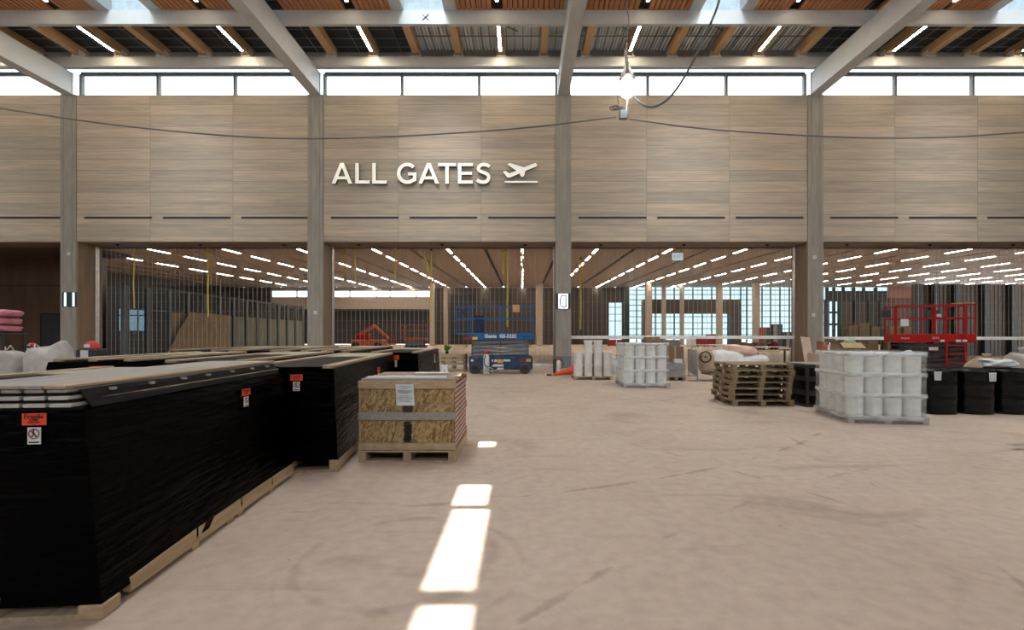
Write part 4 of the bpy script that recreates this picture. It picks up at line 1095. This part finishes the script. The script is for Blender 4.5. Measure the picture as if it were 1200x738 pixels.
D_ = 18.1
lift, zb = scissor_lift('blue scissor lift parked in front of the lowered grille',(X(547.5,D_),D_,0),0,2.58,LIFTBLUE,CHASSIS,Z(398,D_),Z(358.5,D_),Z(417,D_),None,None)
zd = Z(398,D_)
text_obj('lettering','Genie',.19,WHITE,lift,(.90,-.006,zd+.135),bold=.007); text_obj('lettering','GS-3232',.185,WHITE,lift,(1.57,-.006,zd+.135),bold=.007); text_obj('lettering','GENIE',.09,INK,lift,(2.25,-.006,zd+.12))
def sticker(x0, x1, z0, z1, mt, y=-.004): MB().box(x0,x1,y-.003,y+.004,z0,z1).build('sticker', mt, lift)
sticker(-.1,.20,zd+.0,zd+.11,DARKRED,-.008); sticker(.20,.40,zd+.0,zd+.11,STICKYELLOW,-.008)
MB().box(1.75,2.02,-.02,.0,Z(364,D_)-.05,Z(357,D_)).build('notice_board', mat('ochre_board',(.62,.36,.14),.6), lift)
MB().box(.25,.62,.3,.6,zd+.26,zd+.95).build('tool_bag', mat('navy_cloth',(.02,.03,.08),.8), lift)
for (a,b,c,d,mt) in ((.95,1.14,.46,.56,PAPER),(1.16,1.38,.42,.56,STICKYELLOW),(1.40,1.66,.48,.56,PAPER),(.95,1.4,.28,.37,PAPER),(1.15,1.4,.14+.03,.24,PAPER),(2.0,2.28,.47,.58,DARKRED),(2.28,2.45,.47,.58,STICKYELLOW),(.14,.24,.48,.56,PAPER),(.30,.40,.60,.66,RED)):
    MB().box(a,b,.04,.05,c,d).build('sticker', mt, lift)
# red lift
D2 = 14.4
red, zb = scissor_lift('red scissor lift standing behind the black drums',(11.7,14.7,0),-20,2.0,LIFTRED,DARK,Z(401,D2),Z(357.5,D2),Z(425,D2),None,None,ext=.02,ladder=True,armm=DARK)
zd2 = Z(401,D2)
MB().box(.12,.32,-.03,-.01,zd2+.50,zd2+.72).build('paper_notice', PAPER, red)
text_obj('lettering','skyjack',.08,PAPER,red,(.24,-.008,zd2+.13)); text_obj('lettering','3219',.09,PAPER,red,(1.0,-.008,zd2+.13))
for (a,b) in ((1.12,1.22),(1.5,1.62),(1.66,1.76)): MB().box(a,b,-.01,.0,zd2+.02,zd2+.08).build('sticker', PAPER, red)
MB().box(.85,1.08,.03,.05,Z(405,D2)-.14,Z(405,D2)-.04).build('sticker', PINKISH, red)
MB().cbox(.95,1.15,.15,.4,zd2+.75,zd2+1.0,.02).build('controller', DARK, red); MB().box(1.08,1.2,.12,.149,zd2+.78,zd2+.87).build('sticker', PAPER, red)
MB().bar((.98,.08,zd2+.26),(.98,.08,zd2+1.1),.05).build('gate_post', LIFTRED, red); MB().bar((1.4,.02,Z(357,D2)+.03),(1.95,.02,Z(357,D2)+.04),.03,.015).build('yellow_tape', YELLOW, red)
MB().bar((1.26,.02,zd2+.26),(1.26,.02,Z(357.5,D2)),.05).build('gate_post', LIFTRED, red); MB().bar((1.72,.02,zd2+.26),(1.72,.02,Z(357.5,D2)),.06).build('gate_post', LIFTRED, red)

# fire extinguisher trolley before the blue lift
t = thing('fire_extinguisher','white wheeled fire extinguisher with black hose before the blue lift','fire extinguisher',(X(570,17.6),17.55,0))
MB().lathe([(.10,.03),(.115,.06),(.115,.62),(.10,.72),(.05,.78)],18).build('cylinder', WHITE, t, True); MB().lathe([(.05,.78),(.06,.82),(.10,.84),(.10,.90),(.04,.92)],14).build('valve_head', RED, t)
MB().tube([(.05,-.05,.84),(.22,-.09,.80),(.30,-.10,.6),(.24,-.11,.38),(.05,-.12,.30),(-.06,-.12,.40),(-.08,-.12,.6),(0,-.12,.74)],.02,8).build('hose', RUBBER, t, True)
w = MB(); w.tube([(.12+.15*math.cos(a),-.16,.15+.15*math.sin(a)) for a in [2*PI*i/24 for i in range(24)]],.018,8,True)
for a in range(4): w.bar((.12,-.16,.15),(.12+.15*math.cos(a*PI/2),-.16,.15+.15*math.sin(a*PI/2)),.015)
w.build('wheel', SILVER, t); MB().tube([(.12,-.17,.15),(.12,.0,.15)],.02,8).build('axle', DARK, t)
# pallet crate, plant and white canister left of the lift
t = thing('wooden_crate','low open wooden pallet frame beside the blue lift','crate',(X(519,19.2),19.2,0))
for z in (.02,.26,.44,.60): MB().cbox(-.08,.92,0,.03,z,z+.10,.004).build('slat', PINE, t)
for x in (-.08,.38,.84): MB().box(x,x+.08,.03,.10,0,.70).build('post', GREYWOOD, t); MB().box(x,x+.08,.6,.67,0,.70).build('post', GREYWOOD, t)
for y in (.0,.15,.3,.45,.6): MB().cbox(-.1,.94,y,y+.11,.70,.725,.003).build('top_board', PINE, t)
t = thing('potted_plant','small green leafy plant standing on the wooden pallet frame','plant',(X(524,19.5),19.45,.726))
MB().lathe([(.06,0),(.08,.10),(.07,.10)],14).build('pot', DARK, t)
lf = MB()
for i in range(16):
    a = i*2.4; l = .14+.10*random.random(); u = .12+.2*random.random(); dx, dy = math.cos(a)*l, math.sin(a)*l
    n_ = Vector((-dy,dx,0)).normalized()*.035; lf.add([(0,0,.08),(dx*.6+n_.x,dy*.6+n_.y,.08+u*.8),(dx,dy,.08+u),(dx*.6-n_.x,dy*.6-n_.y,.08+u*.8)],[(0,1,2,3)])
lf.build('leaves', GREEN, t)
t = thing('canister','white canister standing before the wooden pallet frame','canister',(X(521,18.4),18.4,0))
MB().cbox(-.13,.13,-.1,.1,0,.34,.03).build('canister_body', WHITE, t); MB().lathe([(.04,.34),(.04,.38),(.03,.39)],12).build('cap', DARK, t); MB().box(.0,.03,-.106,-.1,.05,.15).build('label_mark', INK, t)
# pole stand and cone at the base of the lit-panel column
t = thing('fire_extinguisher','white and red fire extinguisher at the foot of the lit-panel column','fire extinguisher',(X(654.5,17.8),17.8,0))
MB().lathe([(.06,0),(.085,.03),(.085,.46),(.06,.52),(.03,.55)],16).build('cylinder', WHITE, t, True); MB().lathe([(.03,.55),(.05,.57),(.05,.63),(.02,.65)],12).build('valve_head', RED, t)
MB().tube([(.03,0,.6),(.14,-.02,.56),(.20,-.02,.4),(.14,-.02,.28),(.06,-.08,.24)],.014,6).build('hose', RUBBER, t); MB().cbox(-.2,-.09,.02,.12,0,.60,.01).build('stand', DARK, t)
t = thing('traffic_cone','orange traffic cone lying on its side by the column','cone',(X(671,17.2),17.2,.0),0)
cm = MB().lathe([(.17,0),(.15,.03),(.035,.70),(.03,.72)],20); cm.v = [(-v[2]*1.0, v[1], v[0]) for v in cm.v]
ang = -math.atan2(.15,.72)
cm.v = [(v[0], v[1], v[2]) for v in cm.v]; o = cm.build('cone_body', CONE, t, True); o.location = (0,0,.195); o.rotation_euler = (0,ang*1.0,0)
bs = MB().cbox(-.19,.19,-.19,.19,0,.03,.02); bs.v = [(v[2], v[1], v[0]) for v in bs.v]; o = bs.build('cone_base', CONE, t); o.location = (0,0,.195)
cs = thing('cable_reel_block','small black block lying left of the orange cone','block',(X(643.5,17.3),17.3,0)); MB().cbox(-.09,.09,-.06,.06,0,.06,.01).build('block_body', RUBBER, cs); MB().tube([(.08,0,.03),(.2,-.05,.02),(.3,-.02,.02)],.015,6).build('lead', LIFTORANGE, cs)
struct(MB().cbox(1.88-.36,1.88+.36,WY0-.12,WY0-.051,0,.55,.01).build('baseboard_column', GREYSTEEL))

# ------------------------------------------------------------------ crowd barriers
def barrier(label, p, q, h=1.08):
    p, q = Vector((*p,0)), Vector((*q,0)); l = (q-p).length; rz = math.degrees(math.atan2(q.y-p.y,q.x-p.x))
    t = thing('crowd_barrier', label, 'barrier', p, rz, 'steel crowd barriers')
    f = MB(); f.tube([(.0,0,.0),(0,0,h-.05),(.05,0,h),(l-.05,0,h),(l,0,h-.05),(l,0,0)],.02,8); f.tube([(0,0,.16),(l,0,.16)],.018,8); f.build('frame', SILVER, t, True)
    b_ = MB(); n = int(l/.125)
    for i in range(1,n): b_.tube([(l*i/n,0,.16),(l*i/n,0,h)],.008,5)
    b_.build('bars', SILVER, t)
    for x in (.12,l-.12): MB().box(x-.03,x+.03,-.28,.28,0,.02).build('foot', GREYSTEEL, t)
barrier('steel crowd barrier standing end-on beside the brown upright box',(X(817.5,15.1),15.1),(X(806,17.2)+.05,17.3),.98)
barrier('steel crowd barrier behind the white covered cart, nearer the boxes',(X(811,18.4),18.4),(X(868,18.0),18.0),1.12)
barrier('steel crowd barrier behind the white covered cart, nearer the leaning board',(X(870,18.0),18.0),(X(926,17.4),17.4),1.05)

# covered cart
t = thing('covered_cart','low cart piled with white plastic wrapped goods behind the wooden pallets','cart',(X(862,15.4),15.3,0))
MB().cbox(-1.0,1.0,-.35,.45,.20,.26,.01).build('cart_deck', GREYWOOD, t)
for x in (-.55,.75):
    for y in (-.25,.32): MB().lathe([(.05,0),(.095,.01),(.095,.05),(.05,.06)],16,(x,y,.10),'y').build('wheel', RUBBER, t)
fr = MB(); [fr.box(x-.03,x+.03,y-.0,y+.06,.09,.21) for x in (-.55,.75) for y in (-.25,.32)]; fr.build('caster_fork', DARK, t)
blob(1.05,.72,.74,4.4,amp=.06,p=3).build('white_cover', COVER, t, True, loc=(-.35,0,.262)); blob(1.1,.7,.58,6.1,amp=.08,p=3).build('white_cover', COVER, t, True, loc=(.48,.05,.262))
o = blob(.95,.55,.30,7.7,amp=.1).build('pink_bundle', PINKISH, t, True, loc=(.10,.02,.86)); o.rotation_euler = (0,R(6),0)
MB().cbox(-.9,1.5,.16,.24,.93,1.0,.006).build('plank', PINE, t)
blob(.45,.6,.7,2.6,amp=.1).build('brown_sack', SACKBROWN, t, True, loc=(-.98,.02,.262))
t = thing('bicycle_wheel','black rimmed wheel hanging at the brown end of the covered cart','wheel',(X(824.8,15.0),14.85,Z(418,15)))
w = MB(); w.tube([(.165*math.cos(a),0,.165*math.sin(a)) for a in [2*PI*i/28 for i in range(28)]],.022,8,True); w.build('tyre', RUBBER, t, True)
w = MB()
for i in range(9): w.bar((0,0,0),(.15*math.cos(i*2*PI/9),0,.15*math.sin(i*2*PI/9)),.006)
w.build('spokes', SILVER, t); MB().lathe([(.03,-.03),(.03,.03)],10,(0,0,0),'y').build('hub', DARK, t); MB().bar((0,.02,0),(.0,.12,0),.03).build('axle', DARK, t)
t = thing('hose_coil','small black coil hanging at the far end of the covered cart plank','coil',(X(887.5,15.4),15.30,Z(420,15.4)))
w = MB(); [w.tube([(.10*math.cos(a)+.01*k,.03*k,.10*math.sin(a)) for a in [2*PI*i/20 for i in range(20)]],.014,6,True) for k in range(3)]; w.build('coil', RUBBER, t, True); MB().bar((0,.02,.08),(0,.02,.16),.02).build('hook', DARK, t)
# debris pile and leaning board
def lump(nm, label, loc, w, d, h, mt, seed, cat, group=None): return tag(blob(w,d,h,seed,amp=.2).build(nm, mt, None, True, loc=loc), label, cat, group)
D3 = 24.5
t = thing('work_table','low dark trestle table behind the half raised grille','table',(X(890,D3),D3,0)); MB().cbox(-1.2,1.6,-.4,.4,.72,.78,.01).build('table_top', DARK, t)
for x in (-1.1,1.5):
    for y in (-.35,.3): MB().box(x-.03,x+.03,y,y+.06,0,.72).build('leg', DARK, t)
lump('brown_bundle','tan bundle on the dark table, nearer the barrier',(X(872,D3),D3,.782),.7,.6,.34,TAN,1.2,'bundle','bundles on the dark table')
lump('brown_bundle','tan crumpled bundle on the dark table, between the other two',(X(890.5,D3),D3,.782),.6,.6,.38,TAN,2.2,'bundle','bundles on the dark table')
lump('red_bundle','dark red bundle on the dark table',(X(906,D3),D3,.782),.5,.5,.36,DARKRED,3.2,'bundle','bundles on the dark table')
bd = thing('leaning_board','pale board leaning against the front of the fourth column','board',(12.62,20.55,0)); M = Matrix.Rotation(R(-33),4,'X')
th_ = math.atan2(.86,1.42); M = Matrix.Rotation(-th_*.98,4,'X') @ Matrix.Rotation(R(9),4,'Y')
MB().box(-.2,.2,-.02,.02,0.03,1.66,M).build('board', mat('board_pale',(.56,.45,.36),.6), bd)

# ------------------------------------------------------------------ left background
def bulk_bag(label, loc, rz, w, d, h, seed, peak=None):
    t = thing('bulk_bag', label, 'bulk bag', loc, rz, 'white bulk bags'); m = blob(w,d,h,seed,20,36,3.2,.07)
    if peak:
        vs = []
        for (x,y,z) in m.v:
            k = max(0,1-math.hypot((x-peak[0])/.34,(y-peak[1])/.4)); vs.append((x+.1*k*(z/h),y,z+peak[2]*k*k*max(0,(z/h-.5)*2)))
        m.v = vs
    m.build('bag_body', SACK, t, True)
    [MB().tube([(s*w*.3,-.1,h*.96),(s*w*.36,-.05,h+.09),(s*w*.32,.08,h*.97)],.015,6).build('lifting_loop', SACK, t) for s in (-1,1)]; return t
bulk_bag('white bulk bag cut by the picture edge behind the black stacks',(-10.95,9.7,0),4,1.1,.8,1.17,1.9)
bulk_bag('white bulk bag with a raised corner standing before the first column',(-9.98,9.9,0),-4,.72,.62,1.20,3.7,(.26,0,.30))
def tub(label, hatlabel, loc, s=1.0):
    t = thing('black_tub', label, 'tub', loc, 0, 'black tubs by the bulk bags'); x = .23*s
    m = MB().cbox(-x,x,-.2*s,.2*s,0,1.15,.03); m.build('tub_body', DARK, t); MB().box(-.09*s,.09*s,-.205*s-.004,-.2*s-.002,.93,1.12).build('white_notice', PAPER, t)
    h_ = thing('hard_hat', hatlabel, 'hard hat', (loc[0],loc[1],loc[2]+1.151), 0, 'red and white hats on tubs')
    MB().lathe([(.15*s,0),(.14*s,.02),(.135*s,.09*s),(.10*s,.16*s),(.04*s,.19*s)],18).build('shell', RED, h_, True); MB().lathe([(.17*s,0),(.17*s,.015)],18).build('brim', DARK, h_); MB().box(-.06*s,.06*s,-.155*s,-.12*s,.03,.11*s).build('white_badge', WHITE, h_)
tub('black tub with white notice between the first column and the partition','red and white rounded cap on the black tub with the white notice',(X(108,11.3),11.3,0),1.0)
tub('black tub half hidden behind the white bulk bags','small red and white cap showing above the white bulk bags',(X(37,13.2),13.2,0),.62)
# pink insulation on a yellow-posted rack
t = thing('storage_rack','black rack with a yellow post at the picture edge','rack',(X(2,12.4),12.4,0))
for x in (-.7,.28): MB().box(x,x+.06,-.3,-.24,0,1.52).build('post', YELLOW if x < 0 else DARK, t); MB().box(x,x+.06,.24,.3,0,1.52).build('post', DARK, t)
MB().cbox(-.75,.36,-.34,.34,1.50,1.54,.01).build('shelf', DARK, t); MB().cbox(-.75,.36,-.34,.34,.98,1.02,.01).build('shelf', DARK, t)
MB().box(-.2,-.12,-.36,-.345,1.15,1.50).build('yellow_tag', mat('hi_vis',(.65,.75,.05),.6), t)
for i, (a,b) in enumerate(((-.02,.12),(.12,.26))):
    o = MB().cbox(0,.13,0,.2,0,.16,.01).build('white_box', PAPER, loc=(X(2,12.4)+a-.03,12.12,1.021)); tag(o,['small white box on the lower rack shelf, next to the edge','small white box on the lower rack shelf, next to the bulk bags'][i],'box','white boxes on the rack')
for i in range(3):
    m = blob(.9,.6,.20,i*3.3,amp=.05,p=5); o = m.build('insulation_bundle', PINK, None, True, loc=(X(2,12.4)-.12+.03*(i == 2),12.4,1.542+i*.206)); tag(o,'pink insulation bundle, %s of the pile on the rack' % nm[i],'insulation','pink insulation bundles')
# small dark red warning stickers on far stacks lie on their labels; distant machines
t = thing('boom_lift','dark orange boom lift standing in the far hall behind the second column','boom lift',(X(432,50),50,0)); k_ = 50/FPX
MB().cbox(-1.6,1.8,-.8,.8,.35,1.1,.1).build('chassis', LIFTORANGE, t)
for x in (-1.1,1.2): MB().lathe([(.2,0),(.42,.05),(.42,.3),(.2,.35)],20,(x,-.95,.42),'y').build('wheel', RUBBER, t); MB().lathe([(.2,0),(.42,.05),(.42,.3),(.2,.35)],20,(x,.6,.42),'y').build('wheel', RUBBER, t)
MB().cbox(-1.3,.2,-.6,.6,1.1,1.7,.1).build('turret', LIFTRED, t); MB().bar((-.9,0,1.7),(.6,0,2.6),.3).build('boom_arm', LIFTORANGE, t); MB().bar((.6,0,2.6),(2.1,0,1.2),.25).build('boom_arm', LIFTORANGE, t)
bk = MB().box(2.0,2.8,-.5,.5,.55,.62); [bk.bar((a,b,.6),(a,b,1.6),.05) for a in (2.0,2.8) for b in (-.5,.5)]; [bk.bar((2.0,b,z),(2.8,b,z),.05) for b in (-.5,.5) for z in (.6,1.1,1.6)]; bk.build('basket', LIFTRED, t)
o_, _ = scissor_lift('small orange scissor lift far back in the far hall, left of the beige columns',(X(473,45),45,0),0,2.1,LIFTORANGE,DARK,1.05,2.55,.6,None,None,ext=.3)
# far hall furniture and goods
for i, (px, d, w, h, mt, lb) in enumerate(((717,70,1.2,.9,DARKRED,'dark red crate by the narrow window in the far hall'),(726,70,.7,.9,DARKRED,'small dark red crate next to the narrow window in the far hall'),(767,68,1.8,1.1,CARDDARK,'brown crate at the foot of a beige column in the far hall'),(821.5,66,1.2,1.3,DARKRED,'dark red crate beside the portal in the far hall'),(833,67,1.2,1.7,DARKRED,'taller dark red crate beside the portal in the far hall'),(810,66,1.1,1.0,WHITE,'white case in front of the dark portal in the far hall'),(786,66,2.4,.9,GREYSTEEL,'grey case in front of the portal openings in the far hall'))):
    t = thing('storage_case', lb, 'case', (X(px,d),d,0)); MB().cbox(-w/2,w/2,-.4,.4,.08,h,.04).build('case_body', mt, t); MB().box(-w/2-.02,w/2+.02,-.42,.42,h,h+.06).build('lid', mt, t)
    for x in (-w/2+.1,w/2-.1): MB().box(x-.06,x+.06,-.3,.3,0,.08).build('skid', DARK, t)
for i, (px, w, h) in enumerate(((896,1.1,2.6),(909.5,1.25,3.0),(923,.9,2.0))):
    t = thing('storage_cabinet', ['dark storage cabinet near the fourth column in the far hall, lowest reddish one','tall dark storage cabinet in the far hall, between two others','dark storage cabinet in the far hall, closest to the fourth column'][i], 'cabinet', (X(px,60),60,0))
    MB().cbox(-w/2,w/2,-.4,.4,0,h,.03).build('cabinet_body', [DARKRED,DARK,DARK][i], t); MB().box(-w/2+.05,-.01,-.42,-.401,.1,h-.1).build('cabinet_door', GREYSTEEL if i else CARDDARK, t); MB().box(.01,w/2-.05,-.42,-.401,.1,h-.1).build('cabinet_door', DARKTEAL, t)
# cartons on a rack in the fourth opening
t = thing('storage_rack','dark shelving rack behind the half raised grille of the last opening','rack',(X(1030,30),30,0))
for x in (-2.3,0,2.3):
    for y in (-.3,.3): MB().box(x-.04,x+.04,y-.04,y+.04,0,1.9).build('post', DARKTEAL, t)
for z in (.5,1.4): MB().cbox(-2.4,2.4,-.4,.4,z-.05,z,.01).build('shelf', DARKTEAL, t)
for i, (dx, w, h, z) in enumerate(((-1.85,.6,.8,1.402),(-1.12,.6,1.0,1.402),(-.42,.55,.75,1.402),(.75,.7,.75,1.402),(1.6,.5,.7,1.402),(-.6,.7,.75,.502),(.7,.8,.75,.502),(1.6,.6,.7,.502))):
    sh = 'upper' if z > 1 else 'lower'; n_ = i if z > 1 else i-5
    carton('carton on the %s shelf of the dark rack, %s from the fourth column' % (sh, ORD[n_]),(X(1030,30)+dx-w/2,29.7,z),0,w,.6,h*.9,CARDBOARD,group='cartons on the rack')

# ------------------------------------------------------------------ light
w = bpy.data.worlds.new('sky'); S.world = w; w.use_nodes = True
bg = w.node_tree.nodes['Background']; bg.inputs[0].default_value = (.86,.94,1,1); bg.inputs[1].default_value = 3.0
sl = bpy.data.lights.new('sun','SUN'); sl.energy = 16; sl.angle = R(.25); sl.color = (1,.97,.92)
so = bpy.data.objects.new('sun', sl); C.objects.link(so)
so.rotation_euler = Vector((SD[0],SD[1],-1)).to_track_quat('-Z','Y').to_euler(); so.location = (-10,-10,40)

S.view_settings.view_transform = 'Standard'; S.view_settings.look = 'None'; S.view_settings.gamma = 1; S.view_settings.use_curve_mapping = False
S.view_settings.exposure = 0.12
S.cycles.max_bounces = 8; S.cycles.diffuse_bounces = 4; S.cycles.transparent_max_bounces = 16; S.cycles.use_denoising = True
S.cycles.sample_clamp_indirect = 8
S.cycles.caustics_reflective = False; S.cycles.caustics_refractive = False
